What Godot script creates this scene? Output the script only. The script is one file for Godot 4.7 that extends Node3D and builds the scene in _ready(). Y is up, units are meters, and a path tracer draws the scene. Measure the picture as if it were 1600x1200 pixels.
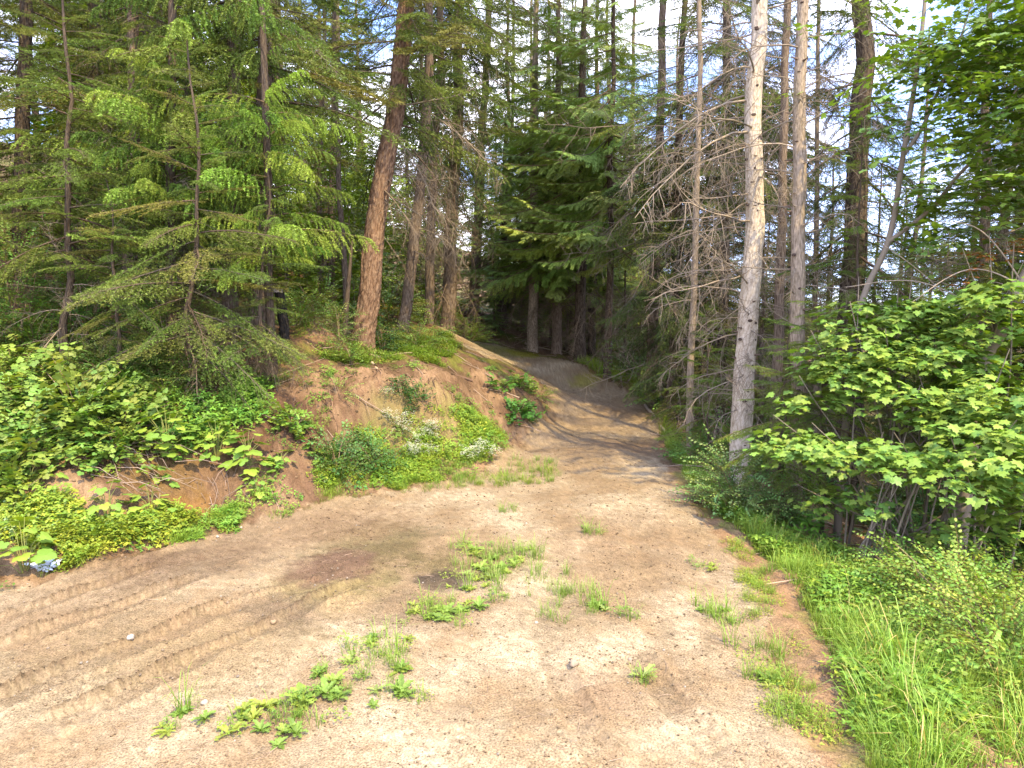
extends Node3D

# A dirt track climbing into a conifer forest. y is up, metres, the camera stands over the origin.
func _ready() -> void:
	var cam := Camera3D.new()
	cam.name = "camera"
	cam.position = Vector3(0, 2.7, 0)
	cam.rotation_degrees = Vector3(-6.4, 0, 0)
	cam.fov = 58.72
	cam.near = 0.05
	cam.far = 900.0
	add_child(cam)
	cam.current = true
	var env := Environment.new()
	env.background_mode = Environment.BG_SKY
	var sm := ProceduralSkyMaterial.new()
	sm.sky_top_color = Color(0.42, 0.54, 0.8)
	sm.sky_horizon_color = Color(0.58, 0.65, 0.78)
	sm.sky_curve = 0.18
	sm.ground_horizon_color = Color(0.45, 0.47, 0.42)
	sm.ground_bottom_color = Color(0.25, 0.23, 0.18)
	sm.sky_energy_multiplier = 1.6
	sm.sun_angle_max = 1.0
	sm.sky_cover = cloud_cover()
	sm.sky_cover_modulate = Color(1.12, 1.1, 1.06, 1.0)
	var sky := Sky.new()
	sky.sky_material = sm
	env.sky = sky
	env.background_energy_multiplier = 1.0
	env.tonemap_mode = Environment.TONE_MAPPER_LINEAR
	env.tonemap_exposure = 2.12
	env.sdfgi_enabled = true
	env.ssao_enabled = true
	env.ssil_enabled = true
	var we := WorldEnvironment.new()
	we.name = "world_environment"
	we.environment = env
	add_child(we)
	var sun := DirectionalLight3D.new()
	sun.name = "sun"
	sun.light_energy = 1.6
	sun.light_color = Color(1.0, 0.9, 0.68)
	sun.light_angular_distance = 0.7
	sun.shadow_enabled = true
	add_child(sun)
	sun.look_at_from_position(Vector3(4.8, 12.0, 7.0), Vector3.ZERO)

	setup()
	build_ground()
	build_meshes()
	build_left_trees()
	build_centre_trees()
	build_right_trees()
	build_forest_fill()
	build_shrubs()
	build_plants()
	build_ground_cover()
	build_litter()

# ---------------------------------------------------------------- helpers
var used := {}
var mats := {}
var meshes := {}
var fine := FastNoiseLite.new()
var broad := FastNoiseLite.new()
var patchy := FastNoiseLite.new()


func setup() -> void:
	fine.seed = 11
	fine.noise_type = FastNoiseLite.TYPE_SIMPLEX_SMOOTH
	fine.frequency = 1.6
	fine.fractal_octaves = 4
	broad.seed = 5
	broad.noise_type = FastNoiseLite.TYPE_SIMPLEX_SMOOTH
	broad.frequency = 0.35
	broad.fractal_octaves = 3
	patchy.seed = 23
	patchy.noise_type = FastNoiseLite.TYPE_SIMPLEX_SMOOTH
	patchy.frequency = 0.9
	patchy.fractal_octaves = 5
	solve_terrain()
	make_materials()


func rngs(s: int) -> RandomNumberGenerator:
	var r := RandomNumberGenerator.new()
	r.seed = s * 7919 + 17
	return r


func numbered(called: String) -> String:
	if not used.has(called):
		used[called] = 0
		return called
	used[called] += 1
	return "%s_%03d" % [called, used[called]]


func tag(o: Node, label: String, category: String, group := "") -> void:
	o.set_meta("label", label)
	o.set_meta("category", category)
	if group != "":
		o.set_meta("group", group)


func thing(called: String, label: String, category: String, at: Vector3, turn := 0.0, group := "") -> Node3D:
	var o := Node3D.new()
	o.name = numbered(called)
	add_child(o, true)
	o.position = at
	o.rotation.y = turn
	tag(o, label, category, group)
	return o


func part(parent: Node, called: String, m: Mesh, mat: Material, xf := Transform3D()) -> MeshInstance3D:
	var o := MeshInstance3D.new()
	o.name = called
	o.mesh = m
	if mat != null:
		o.material_override = mat
	parent.add_child(o, true)
	o.transform = xf
	return o


func many(parent: Node, called: String, m: Mesh, mat: Material, xfs: Array[Transform3D], cols: Array[Color]) -> MultiMeshInstance3D:
	if xfs.is_empty():
		return null
	var mm := MultiMesh.new()
	mm.transform_format = MultiMesh.TRANSFORM_3D
	mm.use_colors = true
	mm.mesh = m
	mm.instance_count = xfs.size()
	for i in xfs.size():
		mm.set_instance_transform(i, xfs[i])
		mm.set_instance_color(i, cols[i])
	var o := MultiMeshInstance3D.new()
	o.name = called
	o.multimesh = mm
	o.material_override = mat
	o.set_meta("kind", "stuff")
	parent.add_child(o, true)
	return o


# collects triangles for one mesh
class MB:
	var v := PackedVector3Array()
	var n := PackedVector3Array()
	var c := PackedColorArray()
	var uv := PackedVector2Array()
	var ix := PackedInt32Array()

	func tri(a: Vector3, b: Vector3, d: Vector3, col: Color) -> void:
		var nn := (d - a).cross(b - a).normalized()
		var k := v.size()
		v.push_back(a)
		v.push_back(b)
		v.push_back(d)
		for i in 3:
			n.push_back(nn)
			c.push_back(col)
			uv.push_back(Vector2.ZERO)
			ix.push_back(k + i)

	func quad(a: Vector3, b: Vector3, d: Vector3, e: Vector3, col: Color) -> void:
		tri(a, b, d, col)
		tri(a, d, e, col)

	func tube(pts: PackedVector3Array, rad: PackedFloat32Array, sides: int, col: Color) -> void:
		var k := v.size()
		var up := Vector3(0.31, 0.17, 0.93)
		for i in pts.size():
			var d := (pts[mini(i + 1, pts.size() - 1)] - pts[maxi(i - 1, 0)]).normalized()
			var s := d.cross(up).normalized()
			var t := s.cross(d)
			for j in sides:
				var a := TAU * j / sides
				var q := s * cos(a) + t * sin(a)
				v.push_back(pts[i] + q * rad[i])
				n.push_back(q)
				c.push_back(col)
				uv.push_back(Vector2(float(j) / sides, float(i)))
		for i in pts.size() - 1:
			for j in sides:
				var a := k + i * sides + j
				var b := k + i * sides + (j + 1) % sides
				ix.append_array([a, b, a + sides, b, b + sides, a + sides])

	func mesh(mat: Material = null) -> ArrayMesh:
		var arr := []
		arr.resize(Mesh.ARRAY_MAX)
		arr[Mesh.ARRAY_VERTEX] = v
		arr[Mesh.ARRAY_NORMAL] = n
		arr[Mesh.ARRAY_COLOR] = c
		arr[Mesh.ARRAY_TEX_UV] = uv
		arr[Mesh.ARRAY_INDEX] = ix
		var m := ArrayMesh.new()
		m.add_surface_from_arrays(Mesh.PRIMITIVE_TRIANGLES, arr)
		if mat != null:
			m.surface_set_material(0, mat)
		return m


func jitter(r: RandomNumberGenerator, s: float) -> Vector3:
	return Vector3(r.randf_range(-s, s), r.randf_range(-s, s), r.randf_range(-s, s))


func shade(c: Color, k: float) -> Color:
	return Color(c.r * k, c.g * k, c.b * k, 1.0)


# a basis whose x axis points along d, whose y axis is as near to up as it can be
func along(d: Vector3, roll := 0.0) -> Basis:
	var x := d.normalized()
	var z := x.cross(Vector3.UP)
	if z.length() < 0.01:
		z = Vector3.BACK
	z = z.normalized()
	var y := z.cross(x)
	return Basis(x, y, z) * Basis(Vector3.RIGHT, roll)


# ---------------------------------------------------------------- sky
func cloud_cover() -> ImageTexture:
	var nz := FastNoiseLite.new()
	nz.seed = 4
	nz.noise_type = FastNoiseLite.TYPE_SIMPLEX_SMOOTH
	nz.frequency = 1.7
	nz.fractal_octaves = 5
	var w := 768
	var hh := 384
	var im := Image.create(w, hh, false, Image.FORMAT_RGBA8)
	for j in hh:
		var el := (0.5 - (j + 0.5) / hh) * PI
		for i in w:
			var a := TAU * (i + 0.5) / w
			var d := Vector3(cos(a) * cos(el), sin(el), sin(a) * cos(el))
			var k := nz.get_noise_3d(d.x, d.y * 2.2, d.z)
			var cover := smoothstep(-0.22, 0.12, k)
			im.set_pixel(i, j, Color(1.0, 0.955, 0.875, cover))
	return ImageTexture.create_from_image(im)


# ---------------------------------------------------------------- materials
func noise_tex(seed_: int, freq: float, oct: int, size: Vector2i, ramp: Array, normal := 0.0, kind := FastNoiseLite.TYPE_SIMPLEX_SMOOTH) -> NoiseTexture2D:
	var nz := FastNoiseLite.new()
	nz.seed = seed_
	nz.noise_type = kind
	nz.frequency = freq
	nz.fractal_octaves = oct
	nz.fractal_gain = 0.62
	var t := NoiseTexture2D.new()
	t.width = size.x
	t.height = size.y
	t.seamless = true
	t.seamless_blend_skirt = 0.25
	t.noise = nz
	if normal > 0.0:
		t.as_normal_map = true
		t.bump_strength = normal
	elif not ramp.is_empty():
		var g := Gradient.new()
		var o := PackedFloat32Array()
		var c := PackedColorArray()
		for q in ramp:
			o.push_back(q[0])
			c.push_back(q[1])
		g.offsets = o
		g.colors = c
		t.color_ramp = g
	return t


func grey(k: float) -> Color:
	return Color(k, k, k).linear_to_srgb()


func foliage_mat(called: String, rough: float, back: float, spec := 0.35) -> StandardMaterial3D:
	var m := StandardMaterial3D.new()
	m.resource_name = called
	m.vertex_color_use_as_albedo = true
	m.albedo_color = Color.WHITE
	m.roughness = rough
	m.metallic_specular = spec
	m.cull_mode = BaseMaterial3D.CULL_DISABLED
	if back > 0.0:
		m.backlight_enabled = true
		m.backlight = Color(back, back, back * 0.45)
	return m


func bark_mat(called: String, dark: Color, mid: Color, light: Color, scale: Vector3, bump: float, seed_: int) -> StandardMaterial3D:
	var m := StandardMaterial3D.new()
	m.resource_name = called
	m.albedo_texture = noise_tex(seed_, 0.018, 5, Vector2i(512, 512), [[0.0, dark.linear_to_srgb()], [0.38, mid.linear_to_srgb()], [0.62, light.linear_to_srgb()], [1.0, shade(light, 1.2).linear_to_srgb()]])
	m.normal_enabled = true
	m.normal_texture = noise_tex(seed_ + 1, 0.02, 5, Vector2i(512, 512), [], bump)
	m.normal_scale = 1.0
	m.uv1_scale = scale
	m.roughness = 0.92
	m.metallic_specular = 0.25
	return m


func make_materials() -> void:
	var gm := StandardMaterial3D.new()
	gm.resource_name = "soil"
	gm.vertex_color_use_as_albedo = true
	gm.albedo_texture = noise_tex(31, 0.055, 6, Vector2i(1024, 1024), [[0.0, grey(0.28)], [0.32, grey(0.55)], [0.5, grey(0.84)], [0.66, grey(1.0)]])
	gm.normal_enabled = true
	gm.normal_texture = noise_tex(32, 0.045, 6, Vector2i(1024, 1024), [], 9.0)
	gm.normal_scale = 1.5
	gm.uv1_triplanar = true
	gm.uv1_world_triplanar = true
	gm.uv1_scale = Vector3(0.83, 0.83, 0.83)
	gm.roughness = 0.95
	gm.metallic_specular = 0.2
	mats.soil = gm
	mats.needles = foliage_mat("needles", 0.6, 0.6)
	mats.leaf = foliage_mat("leaf", 0.48, 0.8, 0.4)
	mats.grass = foliage_mat("grass_blade", 0.55, 0.7)
	mats.twig = foliage_mat("twig", 0.85, 0.0, 0.25)
	mats.stone = foliage_mat("stone", 0.85, 0.0, 0.3)
	mats.bark_red = bark_mat("reddish bark", Color(0.055, 0.032, 0.02), Color(0.14, 0.085, 0.054), Color(0.21, 0.14, 0.092), Vector3(3, 1.1, 1), 9.0, 41)
	mats.bark_brown = bark_mat("brown bark", Color(0.06, 0.042, 0.03), Color(0.125, 0.09, 0.065), Color(0.2, 0.155, 0.115), Vector3(2, 0.9, 1), 9.0, 43)
	mats.bark_dark = bark_mat("dark bark", Color(0.03, 0.022, 0.016), Color(0.065, 0.048, 0.036), Color(0.12, 0.095, 0.07), Vector3(2, 0.9, 1), 9.0, 45)
	mats.bark_pale = bark_mat("pale grey bark", Color(0.22, 0.17, 0.12), Color(0.45, 0.38, 0.29), Color(0.56, 0.49, 0.39), Vector3(2, 1.5, 1), 6.0, 47)
	mats.bark_grey = bark_mat("grey brown bark", Color(0.1, 0.075, 0.05), Color(0.2, 0.16, 0.115), Color(0.29, 0.235, 0.175), Vector3(2, 1.4, 1), 7.0, 49)
	var bk := bark_mat("charred wood", Color(0.008, 0.007, 0.006), Color(0.016, 0.014, 0.012), Color(0.035, 0.03, 0.026), Vector3(2, 1, 1), 9.0, 51)
	mats.charred = bk

# ---------------------------------------------------------------- terrain
# surveyed spot heights (x, height, z), joined by a smooth multiquadric surface
var spots := PackedVector3Array([Vector3(-4.18, 0.00, -5.31), Vector3(-2.09, 0.00, -4.19), Vector3(0.00, 0.00, -4.17), Vector3(1.46, 0.00, -4.17), Vector3(-1.29, 0.00, -6.65), Vector3(1.29, 0.00, -6.65), Vector3(-3.24, 0.00, -6.65), Vector3(2.55, 0.00, -8.82), Vector3(0.00, 0.00, -8.82), Vector3(-5.00, 0.00, -6.41), Vector3(-2.59, 0.00, -8.97), Vector3(-0.62, 0.00, -10.84), Vector3(2.54, 0.00, -10.84), Vector3(1.22, 0.03, -12.83), Vector3(0.75, 0.10, -15.79), Vector3(3.59, 0.05, -16.09), Vector3(2.52, 0.20, -19.06), Vector3(1.24, 0.28, -20.21), Vector3(-4.70, 0.00, -6.90), Vector3(-4.06, 0.05, -8.26), Vector3(-2.80, 0.05, -9.10), Vector3(-1.92, 0.03, -10.01), Vector3(-1.02, 0.02, -10.64), Vector3(-0.13, 0.04, -13.41), Vector3(1.10, 0.00, -7.59), Vector3(-1.20, 0.00, -8.28), Vector3(3.42, 0.50, -19.60), Vector3(2.07, 0.86, -22.00), Vector3(0.21, 1.04, -22.30), Vector3(-1.30, 1.48, -24.00), Vector3(1.97, 0.95, -23.30), Vector3(-1.72, 1.50, -25.50), Vector3(-6.06, 0.59, -7.90), Vector3(-6.75, 1.28, -8.90), Vector3(-8.26, 1.99, -11.00), Vector3(-5.79, 1.29, -9.40), Vector3(-5.17, 0.65, -8.30), Vector3(-4.37, 0.49, -8.95), Vector3(-4.57, 0.83, -9.40), Vector3(-4.92, 1.34, -10.40), Vector3(-6.07, 1.95, -13.50), Vector3(-3.33, 0.68, -9.70), Vector3(-3.57, 1.28, -10.80), Vector3(-3.87, 1.74, -12.10), Vector3(-3.94, 2.36, -13.60), Vector3(-2.11, 0.60, -11.10), Vector3(-2.19, 1.18, -11.60), Vector3(-2.55, 1.53, -12.90), Vector3(-3.20, 1.83, -14.50), Vector3(-1.10, 0.40, -11.60), Vector3(-1.14, 0.89, -12.05), Vector3(-1.24, 1.32, -13.20), Vector3(-1.36, 1.38, -14.40), Vector3(-1.86, 1.70, -18.00), Vector3(0.14, 0.51, -14.60), Vector3(-0.22, 1.05, -15.80), Vector3(-0.49, 1.24, -17.40), Vector3(0.86, 0.61, -19.50), Vector3(-0.70, 1.38, -19.50), Vector3(-1.64, 1.49, -22.50), Vector3(-1.68, 2.43, -30.00), Vector3(-2.65, 2.22, -21.00), Vector3(-4.84, 2.71, -20.00), Vector3(-2.05, 1.99, -21.50), Vector3(0.00, 1.43, -27.50), Vector3(0.76, 1.09, -24.50), Vector3(1.55, 1.01, -24.20), Vector3(2.27, 0.88, -23.00), Vector3(2.86, 0.56, -20.50), Vector3(3.75, 0.15, -18.00), Vector3(3.34, -0.17, -12.50), Vector3(3.80, -0.19, -11.00), Vector3(3.80, -0.32, -9.00), Vector3(4.51, -0.37, -8.00), Vector3(3.93, -0.22, -5.70), Vector3(3.50, -0.15, -4.40), Vector3(2.94, -0.10, -6.00), Vector3(-12.00, 3.60, -20.00), Vector3(-20.00, 5.20, -20.00), Vector3(-10.00, 4.60, -35.00), Vector3(-25.00, 8.00, -35.00), Vector3(-15.00, 7.00, -60.00), Vector3(-10.00, 2.30, -9.00), Vector3(-9.00, 0.40, -4.00), Vector3(-16.00, 3.00, -6.00), Vector3(-12.00, 0.60, 3.00), Vector3(6.00, -1.00, -10.00), Vector3(8.00, -2.20, -14.00), Vector3(10.00, -3.00, -22.00), Vector3(6.00, -1.00, -18.00), Vector3(12.00, -4.50, -30.00), Vector3(20.00, -8.00, -30.00), Vector3(30.00, -13.00, -40.00), Vector3(8.00, -1.50, -4.00), Vector3(15.00, -4.00, -6.00), Vector3(10.00, -1.50, 3.00), Vector3(4.50, 0.20, -30.00), Vector3(1.00, 1.60, -45.00), Vector3(-4.50, 1.75, -28.00), Vector3(10.00, -4.00, -55.00), Vector3(0.00, 3.00, -75.00), Vector3(-4.00, 0.00, 4.00), Vector3(3.00, 0.00, 4.00), Vector3(0.00, 0.00, 9.00), Vector3(-30.00, 9.00, 10.00), Vector3(30.00, -9.00, 10.00), Vector3(40.00, -20.00, -75.00), Vector3(-40.00, 13.00, -75.00), Vector3(-40.00, 11.00, -30.00), Vector3(-40.00, 9.00, -5.00), Vector3(40.00, -14.00, -10.00), Vector3(6.00, -0.10, 8.00), Vector3(-10.00, 0.80, 12.00), Vector3(6.00, -0.30, 14.00)])
var weight := PackedFloat64Array()
var near_h := PackedFloat32Array()
var far_h := PackedFloat32Array()
const NX := 76
const NZ := 126
const FX := 73
const FZ := 61
var road_edge := PackedVector2Array([Vector2(-4.91, -6.29), Vector2(-4.58, -6.72), Vector2(-4.24, -7.28), Vector2(-3.89, -8.04), Vector2(-3.32, -8.61), Vector2(-2.63, -9.09), Vector2(-1.81, -9.91), Vector2(-0.61, -10.63), Vector2(-0.11, -12.06), Vector2(0.75, -15.79), Vector2(1.04, -17.77), Vector2(0.29, -20.83), Vector2(-0.52, -18.59), Vector2(-1.14, -18.69), Vector2(-1.39, -19.07), Vector2(-4.5, -26), Vector2(-6.5, -28), Vector2(-6.5, -30.5), Vector2(-3.4, -28.2), Vector2(-1.32, -25.60), Vector2(-0.47, -25.02), Vector2(0.66, -23.26), Vector2(1.91, -22.61), Vector2(2.73, -20.73), Vector2(3.47, -18.35), Vector2(3.68, -16.51), Vector2(3.15, -14.39), Vector2(2.60, -10.94), Vector2(2.45, -8.78), Vector2(2.48, -7.30), Vector2(2.30, -6.02), Vector2(1.99, -4.85), Vector2(1.84, -4.19), Vector2(2.2, 0), Vector2(2.2, 14), Vector2(-9, 14), Vector2(-9, -3.5), Vector2(-6.4, -5.6)])
var bank_edge := PackedVector2Array([Vector2(-4.91, -6.29), Vector2(-4.58, -6.72), Vector2(-4.24, -7.28), Vector2(-3.89, -8.04), Vector2(-3.32, -8.61), Vector2(-2.63, -9.09), Vector2(-1.81, -9.91), Vector2(-0.61, -10.63), Vector2(-0.11, -12.06), Vector2(0.75, -15.79), Vector2(1.00, -17.71), Vector2(0.25, -17.74), Vector2(-0.52, -15.91), Vector2(-1.43, -13.83), Vector2(-2.68, -12.93), Vector2(-3.20, -12.13), Vector2(-3.77, -11.43), Vector2(-3.68, -10.35), Vector2(-4.49, -9.43), Vector2(-5.35, -8.64), Vector2(-6.41, -8.41)])
var road_mask := PackedFloat32Array()
var bank_mask := PackedFloat32Array()
const MX := 150
const MZ := 320
const MS := 0.13
var tracks: Array = []
var blobs: Array = []


func solve_terrain() -> void:
	var n := spots.size()
	var m := n + 3
	var a: Array = []
	for i in m:
		var row := PackedFloat64Array()
		row.resize(m + 1)
		a.push_back(row)
	for i in n:
		for j in n:
			var dx := spots[i].x - spots[j].x
			var dz := spots[i].z - spots[j].z
			a[i][j] = sqrt(dx * dx + dz * dz + 0.36)
		a[i][n] = 1.0
		a[i][n + 1] = spots[i].x
		a[i][n + 2] = spots[i].z
		a[n][i] = 1.0
		a[n + 1][i] = spots[i].x
		a[n + 2][i] = spots[i].z
		a[i][m] = spots[i].y
	for k in m:
		var best := k
		for i in range(k + 1, m):
			if absf(a[i][k]) > absf(a[best][k]):
				best = i
		var t: PackedFloat64Array = a[k]
		a[k] = a[best]
		a[best] = t
		var rk: PackedFloat64Array = a[k]
		for i in range(k + 1, m):
			var ri: PackedFloat64Array = a[i]
			var q := ri[k] / rk[k]
			if q != 0.0:
				for j in range(k, m + 1):
					ri[j] -= q * rk[j]
				a[i] = ri
	weight.resize(m)
	for i in range(m - 1, -1, -1):
		var s: float = a[i][m]
		for j in range(i + 1, m):
			s -= a[i][j] * weight[j]
		weight[i] = s / a[i][i]
	for j in NZ:
		for i in NX:
			near_h.push_back(rbf(-15.0 + 0.4 * i, -43.0 + 0.4 * j))
	for j in FZ:
		for i in FX:
			far_h.push_back(rbf(-90.0 + 2.5 * i, -110.0 + 2.5 * j))
	road_mask = mask_of(road_edge)
	bank_mask = mask_of(bank_edge)
	# tyre tracks: points, half width, depth, height of the pushed-up ridge, lug spacing
	tracks = [
		[[Vector2(-4.48, -5.49), Vector2(-4.32, -5.96), Vector2(-4.09, -6.44), Vector2(-3.74, -7.13)], 0.1, 0.016, 0.03, 0.0],
		[[Vector2(-4.21, -5.08), Vector2(-3.76, -5.61), Vector2(-3.37, -6.16), Vector2(-3.08, -6.74)], 0.12, 0.016, 0.034, 0.1],
		[[Vector2(-3.55, -4.34), Vector2(-3.27, -4.84), Vector2(-2.95, -5.26), Vector2(-2.47, -6.01)], 0.14, 0.02, 0.042, 0.1],
		[[Vector2(-3.06, -4.13), Vector2(-2.78, -4.46), Vector2(-2.64, -4.69), Vector2(-2.36, -5.08)], 0.13, 0.018, 0.036, 0.1],
		[[Vector2(-2.45, -4.97), Vector2(-2.16, -5.36), Vector2(-1.99, -5.63), Vector2(-1.78, -6.08), Vector2(-1.41, -6.56)], 0.1, 0.014, 0.03, 0.11],
		[[Vector2(-2.62, -5.68), Vector2(-2.26, -6.09), Vector2(-1.81, -6.65)], 0.14, 0.012, 0.02, 0.0],
		[[Vector2(0.95, -5.19), Vector2(1.08, -4.55), Vector2(1.19, -4.11), Vector2(1.25, -3.76)], 0.14, 0.011, 0.013, 0.1],
		[[Vector2(0.26, -5.29), Vector2(0.38, -4.55), Vector2(0.47, -4.11), Vector2(0.57, -3.75)], 0.12, 0.008, 0.016, 0.0],
		[[Vector2(-4.39, -7.05), Vector2(-4.09, -7.83), Vector2(-3.46, -8.54)], 0.16, 0.015, 0.02, 0.0],
		[[Vector2(-0.96, -18.50), Vector2(0.88, -18.75), Vector2(1.68, -16.92), Vector2(1.09, -10.87), Vector2(0.45, -6.63), Vector2(0.08, -4.16)], 0.3, 0.011, 0.003, 0.0],
		[[Vector2(0.00, -22.58), Vector2(2.45, -19.96), Vector2(2.82, -16.06), Vector2(1.97, -10.83), Vector2(1.39, -6.65), Vector2(1.08, -4.16)], 0.3, 0.011, 0.003, 0.0],
	]
	# patches where the soil itself has another colour: centre, radius, colour, strength
	blobs = [
		[Vector2(-1.45, -7.45), 1.0, Color(0.096, 0.080, 0.036), 0.75], [Vector2(-1.64, -6.45), 0.8, Color(0.176, 0.144, 0.060), 0.7],
		[Vector2(-0.68, -6.98), 0.6, Color(0.120, 0.096, 0.044), 0.7], [Vector2(-0.80, -6.56), 0.33, Color(0.056, 0.044, 0.036), 0.8],
		[Vector2(-1.82, -6.92), 0.6, Color(0.136, 0.080, 0.060), 0.75], [Vector2(-3.46, -7.12), 0.9, Color(0.128, 0.088, 0.056), 0.7],
		[Vector2(-4.22, -7.25), 0.7, Color(0.136, 0.088, 0.052), 0.6], [Vector2(-2.09, -5.75), 0.5, Color(0.104, 0.080, 0.060), 0.6],
		[Vector2(-1.96, -8.48), 0.9, Color(0.192, 0.128, 0.072), 0.6], [Vector2(-0.93, -5.96), 0.5, Color(0.160, 0.116, 0.072), 0.5],
		[Vector2(-1.49, -5.96), 0.28, Color(0.336, 0.240, 0.136), 0.5], [Vector2(-3.32, -5.19), 1.0, Color(0.200, 0.152, 0.088), 0.6],
		[Vector2(-2.34, -5.29), 0.8, Color(0.224, 0.168, 0.092), 0.6], [Vector2(-4.18, -6.10), 0.8, Color(0.200, 0.144, 0.088), 0.6],
		[Vector2(-2.96, -8.27), 1.0, Color(0.192, 0.132, 0.080), 0.6], [Vector2(2.26, -17.03), 2.2, Color(0.216, 0.148, 0.088), 0.6],
		[Vector2(1.00, -13.10), 1.8, Color(0.232, 0.160, 0.096), 0.55], [Vector2(2.70, -13.49), 1.2, Color(0.176, 0.112, 0.068), 0.6],
		[Vector2(1.47, -7.59), 1.1, Color(0.208, 0.140, 0.080), 0.5], [Vector2(0.45, -5.75), 0.5, Color(0.240, 0.192, 0.120), 0.5],
		[Vector2(-0.21, -7.16), 0.5, Color(0.192, 0.176, 0.064), 0.5], [Vector2(0.62, -4.47), 0.35, Color(0.240, 0.168, 0.104), 0.6],
		[Vector2(0.47, -4.71), 0.2, Color(0.336, 0.264, 0.176), 0.5], [Vector2(2.06, -5.36), 0.5, Color(0.208, 0.144, 0.080), 0.6],
		[Vector2(-3.43, -10.33), 0.9, Color(0.096, 0.056, 0.034), 0.9], [Vector2(-4.19, -8.73), 0.9, Color(0.120, 0.072, 0.040), 0.8],
		[Vector2(-4.71, -8.62), 0.7, Color(0.160, 0.104, 0.040), 0.7], [Vector2(-4.07, -8.45), 0.4, Color(0.216, 0.120, 0.040), 0.7],
		[Vector2(-1.89, -11.02), 0.9, Color(0.136, 0.136, 0.040), 0.6], [Vector2(-0.70, -12.31), 0.7, Color(0.160, 0.160, 0.040), 0.6],
		[Vector2(0.31, -16.21), 0.8, Color(0.120, 0.080, 0.048), 0.8], [Vector2(-5.66, -7.97), 0.9, Color(0.288, 0.200, 0.120), 0.6],
		[Vector2(-2.46, -13.09), 0.7, Color(0.096, 0.060, 0.036), 0.8], [Vector2(-1.35, -14.29), 0.8, Color(0.088, 0.056, 0.034), 0.7],
		[Vector2(-3.86, -13.30), 0.4, Color(0.288, 0.184, 0.112), 0.8], [Vector2(-5.09, -30.33), 2.4, Color(0.224, 0.208, 0.032), 0.75],
		[Vector2(-0.66, -23.40), 1.6, Color(0.176, 0.176, 0.032), 0.7], [Vector2(-2.76, -18.41), 1.4, Color(0.160, 0.152, 0.032), 0.7],
		[Vector2(0.55, -23.54), 0.9, Color(0.240, 0.224, 0.024), 0.8], [Vector2(2.35, -20.78), 0.7, Color(0.240, 0.224, 0.032), 0.7],
	]


func rbf(x: float, z: float) -> float:
	var n := spots.size()
	var s := weight[n] + weight[n + 1] * x + weight[n + 2] * z
	for i in n:
		var dx := x - spots[i].x
		var dz := z - spots[i].z
		s += weight[i] * sqrt(dx * dx + dz * dz + 0.36)
	return s


func mask_of(edge: PackedVector2Array) -> PackedFloat32Array:
	var raw := PackedFloat32Array()
	raw.resize(MX * MZ)
	for j in MZ:
		for i in MX:
			raw[j * MX + i] = 1.0 if Geometry2D.is_point_in_polygon(Vector2(-11.0 + MS * i, -38.0 + MS * j), edge) else 0.0
	for pass_ in 2:
		var out := raw.duplicate()
		for j in range(1, MZ - 1):
			for i in range(1, MX - 1):
				var k := j * MX + i
				out[k] = (raw[k] * 2.0 + raw[k - 1] + raw[k + 1] + raw[k - MX] + raw[k + MX]) / 6.0
		raw = out
	return raw


func mask_at(m: PackedFloat32Array, x: float, z: float) -> float:
	var fx := (x + 11.0) / MS
	var fz := (z + 38.0) / MS
	if fx < 0.0 or fz < 0.0 or fx >= MX - 1.01 or fz >= MZ - 1.01:
		return 0.0
	var i := int(fx)
	var j := int(fz)
	fx -= i
	fz -= j
	var k := j * MX + i
	return lerpf(lerpf(m[k], m[k + 1], fx), lerpf(m[k + MX], m[k + MX + 1], fx), fz)


func cubic(a: float, b: float, c: float, d: float, t: float) -> float:
	return b + 0.5 * t * (c - a + t * (2.0 * a - 5.0 * b + 4.0 * c - d + t * (3.0 * (b - c) + d - a)))


# the lie of the land
func lie(x: float, z: float) -> float:
	var fx := (x + 15.0) / 0.4
	var fz := (z + 43.0) / 0.4
	if fx > 1.0 and fz > 1.0 and fx < NX - 3 and fz < NZ - 3:
		var i := int(fx)
		var j := int(fz)
		fx -= i
		fz -= j
		var r0 := (j - 1) * NX + i
		var r1 := r0 + NX
		var r2 := r1 + NX
		var r3 := r2 + NX
		return cubic(
			cubic(near_h[r0 - 1], near_h[r0], near_h[r0 + 1], near_h[r0 + 2], fx),
			cubic(near_h[r1 - 1], near_h[r1], near_h[r1 + 1], near_h[r1 + 2], fx),
			cubic(near_h[r2 - 1], near_h[r2], near_h[r2 + 1], near_h[r2 + 2], fx),
			cubic(near_h[r3 - 1], near_h[r3], near_h[r3 + 1], near_h[r3 + 2], fx), fz)
	fx = clampf((x + 90.0) / 2.5, 0.0, FX - 1.01)
	fz = clampf((z + 110.0) / 2.5, 0.0, FZ - 1.01)
	var p := int(fx)
	var q := int(fz)
	fx -= p
	fz -= q
	var k := q * FX + p
	var beyond := maxf(0.0, maxf(absf(x), absf(z)) - 85.0)
	return beyond * 0.09 + lerpf(lerpf(far_h[k], far_h[k + 1], fx), lerpf(far_h[k + FX], far_h[k + FX + 1], fx), fz)


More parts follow.
